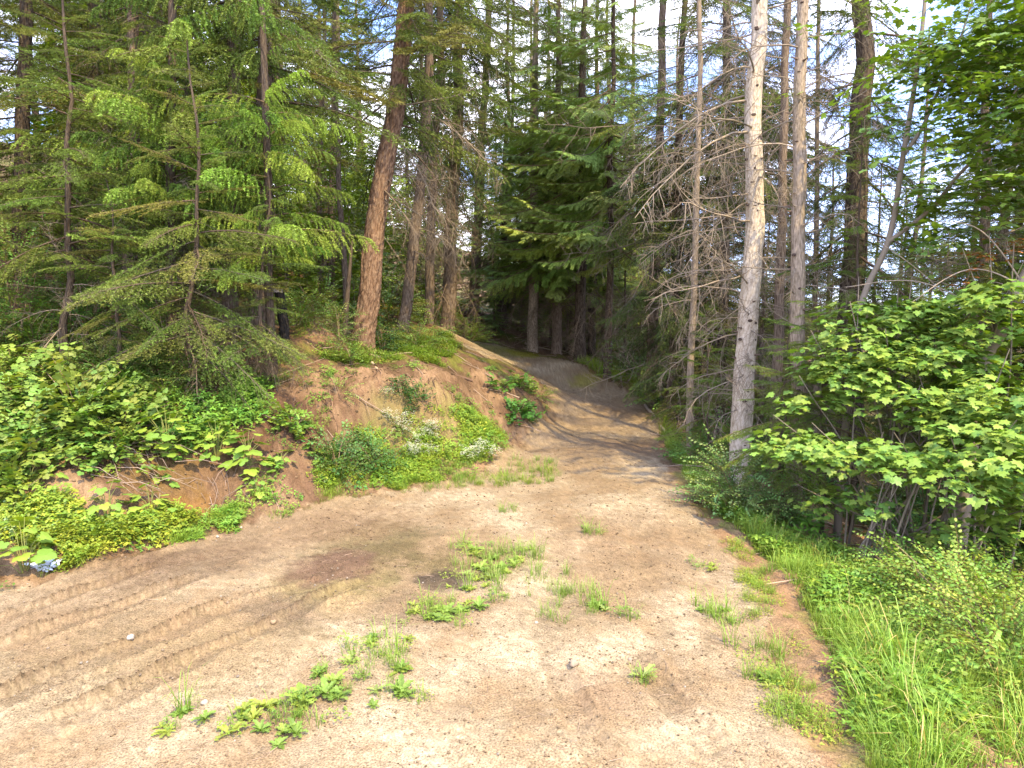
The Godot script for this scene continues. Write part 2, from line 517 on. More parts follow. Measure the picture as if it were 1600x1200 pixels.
# how far a tyre track has pressed or pushed up the soil here
func pressed(x: float, z: float) -> float:
	var out := 0.0
	for t in tracks:
		var pts: Array = t[0]
		var w: float = t[1]
		var run := 0.0
		var best := 9.0
		var side := 0.0
		var at := 0.0
		for i in pts.size() - 1:
			var a: Vector2 = pts[i]
			var b: Vector2 = pts[i + 1]
			var d := b - a
			var l := d.length()
			var q := Vector2(x, z) - a
			var k := q.dot(d) / (l * l)
			if k > -0.02 and k < 1.02:
				var s := (q.x * d.y - q.y * d.x) / l
				if absf(s) < absf(best):
					best = s
					side = minf(1.0, (run + k * l) / 0.15)
					at = run + k * l
			run += l
		if absf(best) < w + 0.15:
			side *= minf(1.0, maxf(0.0, (run - at) / 0.15))
			var wob := 0.75 + 0.7 * broad.get_noise_2d(x * 4.0, z * 4.0) + 0.12 * fine.get_noise_2d(x * 5.0, z * 5.0)
			var lug := 1.0
			if t[4] > 0.0:
				lug = 0.7 + (0.15 + 0.55 * maxf(0.0, patchy.get_noise_2d(x * 2.0, z * 2.0) + 0.25)) * smoothstep(-0.4, 0.4, sin((at + absf(best) * 0.5) * TAU / t[4]))
			out -= 1.5 * t[2] * side * lug * (0.6 + wob * 0.8) * (1.0 - smoothstep(w - (0.04 if w < 0.25 else 0.28), w, absf(best)))
			var e := (best - w - 0.01) / 0.028
			var e2 := (best + w + 0.015) / 0.03
			out += t[3] * side * maxf(0.0, wob) * 1.9 * (exp(-e * e) + 0.45 * exp(-e2 * e2))
	return out


# height of the ground
func land(x: float, z: float) -> float:
	var b := mask_at(bank_mask, x, z)
	var r := mask_at(road_mask, x, z)
	var rough := lerpf(lerpf(0.1, 0.075, b), 0.03, r)
	var y := lie(x, z) + rough * (fine.get_noise_2d(x, z) + 0.9 * broad.get_noise_2d(x * 2.0, z * 2.0))
	if r > 0.5 and z > -10.0:
		y += 0.014 * maxf(0.0, fine.get_noise_2d(x * 7.0 + 9.0, z * 7.0)) * (1.0 + 1.6 * smoothstep(-0.1, 0.4, patchy.get_noise_2d(x * 0.8 - 20.0, z * 0.8)))
	if b > 0.05:
		y += b * (0.11 * patchy.get_noise_2d(x * 2.6, z * 0.9) + 0.05 * fine.get_noise_2d(x * 4.0 + 31.0, z * 4.0))
	if z > -9.5 and z < -2.5 or r > 0.3 and z > -26.0:
		y += pressed(x, z)
	return y


func on(p: Vector2, lift := 0.0) -> Vector3:
	return Vector3(p.x, land(p.x, p.y) + lift, p.y)


func soil_colour(x: float, z: float) -> Color:
	var r := mask_at(road_mask, x, z) if z < 3.0 else 1.0
	var b := mask_at(bank_mask, x, z)
	var n1 := patchy.get_noise_2d(x * 0.7, z * 0.7)
	var n2 := fine.get_noise_2d(x * 2.6 + 40.0, z * 2.6)
	var n3 := fine.get_noise_2d(x * 9.0 - 70.0, z * 9.0)
	var floor_ := Color(0.15, 0.093, 0.055).lerp(Color(0.14, 0.14, 0.035), smoothstep(-0.05, 0.4, n1 + 0.3 * n2))
	if x > 1.0 and z > -14.0:
		floor_ = Color(0.25, 0.16, 0.092).lerp(Color(0.19, 0.17, 0.06), smoothstep(0.0, 0.4, n1 + 0.3 * n2))
	var bank := Color(0.27, 0.178, 0.107).lerp(Color(0.135, 0.083, 0.05), smoothstep(-0.1, 0.45, n1 + 0.5 * n2))
	var dirt := Color(0.32, 0.253, 0.162).lerp(Color(0.245, 0.178, 0.105), smoothstep(-0.25, 0.4, n1 + 0.45 * n2))
	dirt = dirt.lerp(Color(0.385, 0.315, 0.21), smoothstep(0.12, 0.5, -n1 + 0.3 * n3))
	var c := floor_.lerp(bank, smoothstep(0.3, 0.7, b + 0.5 * n2))
	c = c.lerp(dirt, smoothstep(0.35, 0.65, r + 0.5 * n2 + 0.2 * n3))
	for q in blobs:
		var o: Vector2 = q[0]
		var rad: float = q[1]
		var dx := x - o.x
		var dz := z - o.y
		if absf(dx) < rad * 1.5 and absf(dz) < rad * 1.5:
			var d := sqrt(dx * dx + dz * dz) / rad + 0.75 * n1 + 0.35 * n2
			var k: float = q[3]
			c = c.lerp(q[2], k * (1.0 - smoothstep(0.45, 1.15, d)))
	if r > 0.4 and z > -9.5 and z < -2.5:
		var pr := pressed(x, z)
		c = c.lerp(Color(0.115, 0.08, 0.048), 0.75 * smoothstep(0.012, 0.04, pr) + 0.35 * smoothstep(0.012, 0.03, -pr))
	return shade(c, 1.0 + 0.32 * n3 + 0.18 * n2 + 0.2 * fine.get_noise_2d(x * 19.0, z * 19.0 + 33.0))


func build_ground() -> void:
	var zs := PackedFloat32Array()
	var z := 40.0
	while z > -2.4:
		zs.push_back(z)
		z -= 0.5 if z < 6.0 else 4.0
	z = -2.4
	while z > -420.0:
		zs.push_back(z)
		var d := -z
		z -= 0.026 + maxf(0.0, d - 4.5) * 0.0052 + maxf(0.0, d - 18.0) * 0.02 + maxf(0.0, d - 60.0) * 0.2
	var xs := PackedFloat32Array()
	var x := 0.3
	var right := PackedFloat32Array()
	while x < 420.0:
		right.push_back(x)
		x += 0.032 + maxf(0.0, absf(x) - 4.2) * 0.06
	x = 0.268
	var left := PackedFloat32Array()
	while x > -420.0:
		left.push_back(x)
		x -= 0.036 + maxf(0.0, absf(x) - 6.5) * 0.06
	left.reverse()
	xs.append_array(left)
	xs.append_array(right)
	var w := xs.size()
	var hh := zs.size()
	var pos := PackedVector3Array()
	var col := PackedColorArray()
	pos.resize(w * hh)
	col.resize(w * hh)
	for j in hh:
		for i in w:
			var k := j * w + i
			pos[k] = Vector3(xs[i], land(xs[i], zs[j]), zs[j])
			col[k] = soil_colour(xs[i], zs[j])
	var nor := PackedVector3Array()
	nor.resize(w * hh)
	for j in hh:
		var ja := maxi(j - 1, 0) * w
		var jb := mini(j + 1, hh - 1) * w
		for i in w:
			var dx := pos[j * w + mini(i + 1, w - 1)] - pos[j * w + maxi(i - 1, 0)]
			var dz := pos[ja + i] - pos[jb + i]
			nor[j * w + i] = dz.cross(dx).normalized()
	var lists: Array[PackedInt32Array] = [PackedInt32Array(), PackedInt32Array(), PackedInt32Array()]
	for j in hh - 1:
		var zc := (zs[j] + zs[j + 1]) * 0.5
		for i in w - 1:
			var xc := (xs[i] + xs[i + 1]) * 0.5
			var s := 0
			if zc < 14.0 and zc > -38.0 and absf(xc) < 12.0:
				if mask_at(road_mask, xc, zc) > 0.5 or zc > 2.0 and xc > -9.0 and xc < 2.2:
					s = 1
				elif mask_at(bank_mask, xc, zc) > 0.5:
					s = 2
			var k := j * w + i
			lists[s].append_array([k, k + w, k + 1, k + 1, k + w, k + w + 1])
	var names := ["ground", "dirt_road", "earth_bank"]
	var labels := ["brown forest floor of needles, litter and moss on both sides of the track", "pale sandy dirt track with tyre marks leading uphill into the forest", "bare tan cut bank of soil along the left of the track"]
	for s in 3:
		var remap := PackedInt32Array()
		remap.resize(w * hh)
		remap.fill(-1)
		var arr := []
		arr.resize(Mesh.ARRAY_MAX)
		var v := PackedVector3Array()
		var n := PackedVector3Array()
		var c := PackedColorArray()
		var ix := PackedInt32Array()
		for k in lists[s]:
			if remap[k] < 0:
				remap[k] = v.size()
				v.push_back(pos[k])
				n.push_back(nor[k])
				c.push_back(col[k])
			ix.push_back(remap[k])
		arr[Mesh.ARRAY_VERTEX] = v
		arr[Mesh.ARRAY_NORMAL] = n
		arr[Mesh.ARRAY_COLOR] = c
		arr[Mesh.ARRAY_INDEX] = ix
		var m := ArrayMesh.new()
		m.add_surface_from_arrays(Mesh.PRIMITIVE_TRIANGLES, arr)
		var o := part(self, names[s], m, mats.soil)
		o.set_meta("kind", "structure")
		o.set_meta("label", labels[s])

# ---------------------------------------------------------------- foliage meshes (shared by all the plants)
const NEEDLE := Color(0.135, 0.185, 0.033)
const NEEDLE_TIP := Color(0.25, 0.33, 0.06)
const TWIG := Color(0.11, 0.08, 0.055)
const DEAD := Color(0.23, 0.19, 0.143)


func needle_twig(b: MB, r: RandomNumberGenerator, p: Vector3, d: Vector3, l: float, step: float, nl: float, wide: float, c0: Color, c1: Color) -> void:
	var s := d.cross(Vector3(0.2, 1, 0.1)).normalized()
	var e := p + d * l
	b.tri(p - s * 0.003, p + s * 0.003, e, TWIG)
	var n := int(l / step)
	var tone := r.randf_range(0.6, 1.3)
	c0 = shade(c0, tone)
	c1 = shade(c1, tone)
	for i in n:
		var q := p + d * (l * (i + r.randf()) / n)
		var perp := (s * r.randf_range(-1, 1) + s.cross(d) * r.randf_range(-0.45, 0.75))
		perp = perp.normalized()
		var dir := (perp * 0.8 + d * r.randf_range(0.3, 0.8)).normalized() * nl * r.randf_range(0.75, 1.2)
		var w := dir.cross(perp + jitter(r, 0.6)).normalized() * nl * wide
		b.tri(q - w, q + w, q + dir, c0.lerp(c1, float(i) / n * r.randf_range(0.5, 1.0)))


# a bough 2 m long along +x with side twigs full of needles
func fir_bough(seed_: int, droop: float, hang: float, c0: Color, c1: Color, nl := 0.044, bare := 0.12) -> ArrayMesh:
	var r := rngs(seed_)
	var b := MB.new()
	var pts := PackedVector3Array()
	var rad := PackedFloat32Array()
	var bend := r.randf_range(-0.12, 0.12)
	for i in 13:
		var t := i / 12.0
		pts.push_back(Vector3(2.0 * t, -droop * t * t + 0.25 * droop * maxf(0.0, t - 0.7), bend * sin(t * 3.0) + r.randf_range(-0.012, 0.012)))
		rad.push_back(lerpf(0.019, 0.003, t))
	b.tube(pts, rad, 4, TWIG)
	var t := bare
	var side := 1.0
	while t < 1.0:
		var f := t * 12.0
		var i := mini(int(f), 11)
		var p := pts[i].lerp(pts[i + 1], f - i)
		var d0 := (pts[i + 1] - pts[i]).normalized()
		side = -side
		var ang := r.randf_range(0.7, 1.15) * (1.0 - 0.35 * t)
		var d := (d0 * cos(ang) + Vector3(0, r.randf_range(-0.25, 0.15), side) * sin(ang)).normalized()
		var l := (0.8 * pow(1.0 - t, 0.75) * minf(1.0, t * 3.0 + 0.35) + 0.12) * r.randf_range(0.65, 1.15)
		var segs := 5
		var sp := PackedVector3Array([p])
		var sr := PackedFloat32Array([0.006])
		for k in segs:
			d = (d + Vector3(0.1, -hang * 0.35, 0) + jitter(r, 0.07)).normalized()
			sp.push_back(sp[k] + d * l / segs)
			sr.push_back(0.006 * (1.0 - (k + 1.0) / (segs + 0.5)))
		b.tube(sp, sr, 3, TWIG)
		var q := 0.08
		var s2 := 1.0
		while q < 1.0:
			var g := q * segs
			var m := mini(int(g), segs - 1)
			var a := sp[m].lerp(sp[m + 1], g - m)
			var da := (sp[m + 1] - sp[m]).normalized()
			s2 = -s2
			var out := da.cross(Vector3.UP).normalized() * s2
			var td := (da * 0.75 + out * r.randf_range(0.4, 0.8) + Vector3(0, -hang * r.randf_range(0.1, 0.9) + 0.1, 0)).normalized()
			var tl := lerpf(0.17, 0.075, q) * r.randf_range(0.7, 1.25) * minf(1.0, 0.5 + l)
			needle_twig(b, r, a, td, tl, 0.0105, nl, 0.12, c0, c1)
			q += 0.075 / l * r.randf_range(0.8, 1.25)
		for k in range(1, segs):
			needle_twig(b, r, sp[k], (sp[k + 1] - sp[k]).normalized(), l / segs, 0.012, nl, 0.12, c0, c1)
		t += 0.034 * r.randf_range(0.8, 1.25)
	return b.mesh(mats.needles)


# a bough with long strands of soft needles that hang straight down
func weeping_bough(seed_: int, c0: Color, c1: Color) -> ArrayMesh:
	var r := rngs(seed_)
	var b := MB.new()
	var pts := PackedVector3Array()
	var rad := PackedFloat32Array()
	for i in 11:
		var t := i / 10.0
		pts.push_back(Vector3(1.9 * t, 0.28 * t - 0.72 * t * t, 0.1 * sin(t * 4.0 + seed_)))
		rad.push_back(lerpf(0.016, 0.003, t))
	b.tube(pts, rad, 4, TWIG)
	for k in 60:
		var t := r.randf_range(0.08, 1.0)
		var f := t * 10.0
		var i := mini(int(f), 9)
		var p := pts[i].lerp(pts[i + 1], f - i)
		var side := r.randf_range(-1, 1)
		var d := Vector3(0.5, r.randf_range(-0.1, 0.25), side).normalized()
		var l := r.randf_range(0.25, 0.85) * (1.0 - 0.45 * t)
		var sp := PackedVector3Array([p])
		var sr := PackedFloat32Array([0.004])
		for s in 8:
			d = (d + Vector3(0, -0.42, 0) + jitter(r, 0.05)).normalized()
			sp.push_back(sp[s] + d * l / 8.0)
			sr.push_back(0.004 - 0.0004 * s)
		b.tube(sp, sr, 3, TWIG)
		for s in 8:
			needle_twig(b, r, sp[s], (sp[s + 1] - sp[s]).normalized(), l / 8.0, 0.006, 0.042, 0.17, c0, c1)
	return b.mesh(mats.needles)


# a cedar bough: flat, fern-like sprays that droop and turn up at the tip
func cedar_bough(seed_: int, c0: Color, c1: Color) -> ArrayMesh:
	var r := rngs(seed_)
	var b := MB.new()
	var pts := PackedVector3Array()
	var rad := PackedFloat32Array()
	for i in 13:
		var t := i / 12.0
		pts.push_back(Vector3(2.0 * t, -0.95 * t + 0.62 * t * t, 0.08 * sin(t * 5.0 + seed_)))
		rad.push_back(lerpf(0.018, 0.003, t))
	b.tube(pts, rad, 4, TWIG)
	var side := 1.0
	var t := 0.12
	while t < 1.0:
		var f := t * 12.0
		var i := mini(int(f), 11)
		var p := pts[i].lerp(pts[i + 1], f - i)
		var d0 := (pts[i + 1] - pts[i]).normalized()
		side = -side
		var d := (d0 * 0.75 + Vector3(0, r.randf_range(-0.35, 0.0), side * r.randf_range(0.5, 1.0))).normalized()
		var l := (0.62 * (1.0 - t * 0.65)) * r.randf_range(0.6, 1.2)
		var n := int(l / 0.036) + 2
		var q := p
		for k in n:
			d = (d + Vector3(0.02, -0.055, 0) + jitter(r, 0.03)).normalized()
			var q2 := q + d * l / n
			var out := d.cross(Vector3(r.randf_range(-0.3, 0.3), 1, r.randf_range(-0.3, 0.3))).normalized()
			b.tri(q - out * 0.004, q + out * 0.004, q2, c0)
			var fl := lerpf(0.15, 0.05, float(k) / n)
			for s in [-1.0, 1.0]:
				var fd: Vector3 = (d * 0.8 + out * s * 0.75 + Vector3(0, -0.18, 0) + jitter(r, 0.14)).normalized() * fl * r.randf_range(0.7, 1.2)
				var w := fd.cross(out.cross(d) + jitter(r, 0.35)).normalized() * 0.0085
				var col := c0.lerp(c1, r.randf())
				var mid := q + fd * 0.45
				b.tri(q, mid - w, mid + w, col)
				b.tri(mid - w, q + fd, mid + w, col)
				for u in [0.4, 0.7]:
					var fa: Vector3 = q + fd * u
					for s2 in [-1.0, 1.0]:
						var fe: Vector3 = fa + (fd.normalized() * 0.7 + w.normalized() * s2 * 0.8 + Vector3(0, -0.15, 0)).normalized() * fl * 0.42
						b.tri(fa - fd.normalized() * 0.008, fe, fa + fd.normalized() * 0.008, col)
			q = q2
		t += 0.045 * r.randf_range(0.8, 1.3)
	return b.mesh(mats.needles)


func twig_at(b: MB, r: RandomNumberGenerator, p: Vector3, d: Vector3, l: float, rad: float, depth: int, sag: float, col: Color) -> void:
	var n := 6 if depth > 1 else (4 if depth > 0 else 3)
	var pts := PackedVector3Array([p])
	var rr := PackedFloat32Array([rad])
	for i in n:
		d = (d + jitter(r, 0.2) + Vector3(0, -sag, 0)).normalized()
		pts.push_back(pts[i] + d * l / n)
		rr.push_back(rad * lerpf(1.0, 0.25, (i + 1.0) / n))
	b.tube(pts, rr, 4 if depth > 1 else 3, shade(col, r.randf_range(0.75, 1.15)))
	if depth > 0:
		var k := int(l / (0.095 if depth > 1 else 0.06)) + 1
		for j in k:
			var t := (j + r.randf()) / k
			if t < 0.12:
				continue
			var f := t * n
			var i := mini(int(f), n - 1)
			var dd := (pts[i + 1] - pts[i]).normalized()
			var o := dd.cross(Vector3(r.randf_range(-1, 1), r.randf_range(-0.6, 1), r.randf_range(-1, 1))).normalized()
			twig_at(b, r, pts[i].lerp(pts[i + 1], f - i), (dd * 0.6 + o * 0.9 + Vector3(0, -0.12, 0)).normalized(), l * (0.4 if depth > 1 else 0.45) * (1.1 - t * 0.6) * r.randf_range(0.5, 1.2), rad * 0.4, depth - 1, sag * 1.2, col)


# a dead branch 1.8 m long along +x
func dead_branch(seed_: int, sag: float, col: Color) -> ArrayMesh:
	var r := rngs(seed_)
	var b := MB.new()
	twig_at(b, r, Vector3.ZERO, Vector3(1, 0.12, 0).normalized(), 1.8, 0.015, 2, sag, col)
	return b.mesh(mats.twig)


# leaves: an outline fanned from the stalk, folded a little along the midrib and with its lobes bent down
func lobed_leaf(points: Array, col: Color, vary := 0.0) -> ArrayMesh:
	var b := MB.new()
	leaf_into(b, points, Transform3D(), col)
	return b.mesh(mats.leaf)


func leaf_into(b: MB, points: Array, xf: Transform3D, col: Color) -> void:
	var mid := xf * Vector3(0.42, 0.03, 0)
	for s in [1.0, -1.0]:
		var last := Vector2.ZERO
		for q in points:
			var a := Vector3(last.x, -0.35 * (last.y * last.y + maxf(0.0, last.x - 0.5) * 0.35) + last.y * 0.12, last.y * s)
			var p := Vector3(q.x, -0.35 * (q.y * q.y + maxf(0.0, q.x - 0.5) * 0.35) + q.y * 0.12, q.y * s)
			if s > 0.0:
				b.tri(mid, xf * a, xf * p, col)
			else:
				b.tri(mid, xf * p, xf * a, shade(col, 0.93))
			last = q


const MAPLE := [Vector2(-0.06, 0.14), Vector2(-0.12, 0.33), Vector2(0.1, 0.33), Vector2(0.2, 0.62), Vector2(0.36, 0.5), Vector2(0.46, 0.58), Vector2(0.48, 0.26), Vector2(0.72, 0.27), Vector2(0.74, 0.12), Vector2(1.0, 0.0)]
const THIMBLE := [Vector2(-0.14, 0.16), Vector2(-0.16, 0.36), Vector2(0.0, 0.52), Vector2(0.16, 0.5), Vector2(0.3, 0.62), Vector2(0.5, 0.52), Vector2(0.52, 0.34), Vector2(0.74, 0.3), Vector2(0.9, 0.14), Vector2(1.0, 0.0)]
const OVAL := [Vector2(0.1, 0.16), Vector2(0.3, 0.3), Vector2(0.6, 0.29), Vector2(0.85, 0.15), Vector2(1.0, 0.0)]
const NARROW := [Vector2(0.2, 0.11), Vector2(0.5, 0.13), Vector2(0.8, 0.07), Vector2(1.0, 0.0)]


# a twig along +x, l long, with leaves in pairs
func leafy_twig(seed_: int, l: float, pairs: int, size: float, points: Array, col: Color, lift := 0.35) -> ArrayMesh:
	var r := rngs(seed_)
	var b := MB.new()
	var pts := PackedVector3Array()
	var rad := PackedFloat32Array()
	var bend := r.randf_range(-0.15, 0.15)
	for i in 6:
		var t := i / 5.0
		pts.push_back(Vector3(l * t, l * 0.1 * sin(t * 3.0), l * bend * t * t))
		rad.push_back(lerpf(0.004, 0.0012, t) * (0.6 + l))
	b.tube(pts, rad, 3, Color(0.16, 0.13, 0.07))
	for k in pairs + 1:
		var t := (k + 0.6) / (pairs + 0.6)
		var f := minf(t, 0.999) * 5.0
		var i := int(f)
		var p := pts[i].lerp(pts[i + 1], f - i)
		for s in [-1.0, 1.0]:
			if k == pairs and s > 0.0:
				continue
			var a: float = s * r.randf_range(0.8, 1.35) if k < pairs else r.randf_range(-0.3, 0.3)
			var bs := Basis(Vector3.UP, a) * Basis(Vector3.BACK, r.randf_range(-0.55, 0.25)) * Basis(Vector3.RIGHT, r.randf_range(-lift, lift))
			var sz := size * r.randf_range(0.65, 1.2)
			var st := p + bs.x * sz * 0.35 + Vector3(0, 0.02, 0)
			b.tri(p, p + Vector3(0, 0.003, 0), st, Color(0.16, 0.17, 0.05))
			leaf_into(b, points, Transform3D(bs.scaled(Vector3.ONE * sz), st), shade(col, r.randf_range(0.8, 1.15)))
	return b.mesh(mats.leaf)


func blade_into(b: MB, r: RandomNumberGenerator, p: Vector3, a: float, hgt: float, lean: float, w: float, c0: Color, c1: Color) -> void:
	var d := Vector3(cos(a), 0, sin(a))
	var s := Vector3(-sin(a), 0, cos(a)) * w
	var m1 := p + Vector3(0, hgt * 0.45, 0) + d * hgt * lean * 0.2
	var m2 := p + Vector3(0, hgt * 0.82, 0) + d * hgt * lean * 0.62
	var e := p + Vector3(0, hgt * (1.0 - 0.3 * lean), 0) + d * hgt * lean * 1.15
	b.quad(p - s, m1 - s * 0.9, m1 + s * 0.9, p + s, c0)
	b.quad(m1 - s * 0.9, m2 - s * 0.6, m2 + s * 0.6, m1 + s * 0.9, c0.lerp(c1, 0.5))
	b.tri(m2 - s * 0.6, e, m2 + s * 0.6, c1)


func grass_tuft(seed_: int, n: int, hgt: float, spread: float, w: float, c0: Color, c1: Color) -> ArrayMesh:
	var r := rngs(seed_)
	var b := MB.new()
	for i in n:
		var a := r.randf() * TAU
		var k := sqrt(r.randf()) * spread
		var dry := r.randf() < 0.03
		blade_into(b, r, Vector3(cos(a) * k, -0.01, sin(a) * k), a + r.randf_range(-1.2, 1.2), hgt * r.randf_range(0.45, 1.15), r.randf_range(0.2, 0.95), w, Color(0.3, 0.24, 0.1) if dry else c0, Color(0.42, 0.34, 0.16) if dry else c1)
	return b.mesh(mats.grass)


# a dandelion-like rosette of toothed leaves lying on the soil
func rosette(seed_: int, n: int, col: Color) -> ArrayMesh:
	var r := rngs(seed_)
	var b := MB.new()
	for i in n:
		var a := TAU * i / n + r.randf_range(-0.4, 0.4)
		var l := r.randf_range(0.09, 0.2)
		var up := r.randf_range(0.25, 1.1)
		var bs := Basis(Vector3.UP, a) * Basis(Vector3.BACK, up)
		var c := shade(col, r.randf_range(0.75, 1.2))
		var last := Vector3.ZERO
		var lw := 0.004
		for k in 6:
			var t := (k + 1) / 6.0
			var p := bs * Vector3(l * t, -0.55 * l * t * t * up, 0)
			var w := l * (0.2 * sin(minf(t * 2.6, 2.4)) * (1.15 if k % 2 == 0 else 0.7)) * (1.0 if k < 5 else 0.1)
			var s0 := bs.z * lw
			var s1 := bs.z * w
			var fold := bs.y * w * 0.5
			b.quad(last, last - s0 + fold * 0.5, p - s1 + fold, p, c)
			b.quad(last, p, p + s1 + fold, last + s0 + fold * 0.5, shade(c, 0.94))
			last = p
			lw = w
	return b.mesh(mats.leaf)


# a low mat of small three-part leaves on short stalks
func herb_mat(seed_: int, n: int, spread: float, hgt: float, size: float, col: Color, flowers := 0.0) -> ArrayMesh:
	var r := rngs(seed_)
	var b := MB.new()
	for i in n:
		var a := r.randf() * TAU
		var k := sqrt(r.randf()) * spread
		var p := Vector3(cos(a) * k, 0, sin(a) * k)
		var q := p + Vector3(0, hgt * r.randf_range(0.4, 1.1), 0) + jitter(r, 0.02)
		b.tri(p, p + Vector3(0.003, 0, 0.002), q, shade(col, 0.8))
		var c := shade(col, r.randf_range(0.7, 1.2))
		for s in 3:
			var bs := Basis(Vector3.UP, a * 3.0 + s * TAU / 3.0 + r.randf_range(-0.4, 0.4)) * Basis(Vector3.BACK, r.randf_range(-0.5, 0.5))
			leaf_into(b, OVAL, Transform3D(bs.scaled(Vector3.ONE * size * r.randf_range(0.7, 1.2)), q), c)
		if r.randf() < flowers:
			for s in 5:
				var e := q + Vector3(r.randf_range(-0.03, 0.03), r.randf_range(0.02, 0.07), r.randf_range(-0.03, 0.03))
				for f in 3:
					var ang := TAU * f / 3.0 + s
					b.tri(e, e + Vector3(cos(ang), 0.3, sin(ang)) * 0.013, e + Vector3(cos(ang + 0.9), 0.3, sin(ang + 0.9)) * 0.013, Color(0.72, 0.74, 0.66))
	return b.mesh(mats.leaf)


func stone(seed_: int, col: Color) -> ArrayMesh:
	var nz := FastNoiseLite.new()
	nz.seed = seed_
	nz.frequency = 1.1
	nz.noise_type = FastNoiseLite.TYPE_CELLULAR
	var st := SurfaceTool.new()
	var sp := SphereMesh.new()
	sp.radius = 0.5
	sp.height = 1.0
	sp.radial_segments = 12
	sp.rings = 6
	var a := sp.get_mesh_arrays()
	var v: PackedVector3Array = a[Mesh.ARRAY_VERTEX]
	var c := PackedColorArray()
	for i in v.size():
		v[i] = v[i] * Vector3(1.0, 0.72, 0.82) * (1.0 + 0.8 * nz.get_noise_3dv(v[i] * 2.2))
		c.push_back(shade(col, 0.9 + 0.25 * fine.get_noise_3dv(v[i] * 8.0)))
	a[Mesh.ARRAY_VERTEX] = v
	a[Mesh.ARRAY_COLOR] = c
	a[Mesh.ARRAY_NORMAL] = null
	a[Mesh.ARRAY_TANGENT] = null
	st.create_from_arrays(a)
	st.generate_normals()
	st.set_material(mats.stone)
	return st.commit()


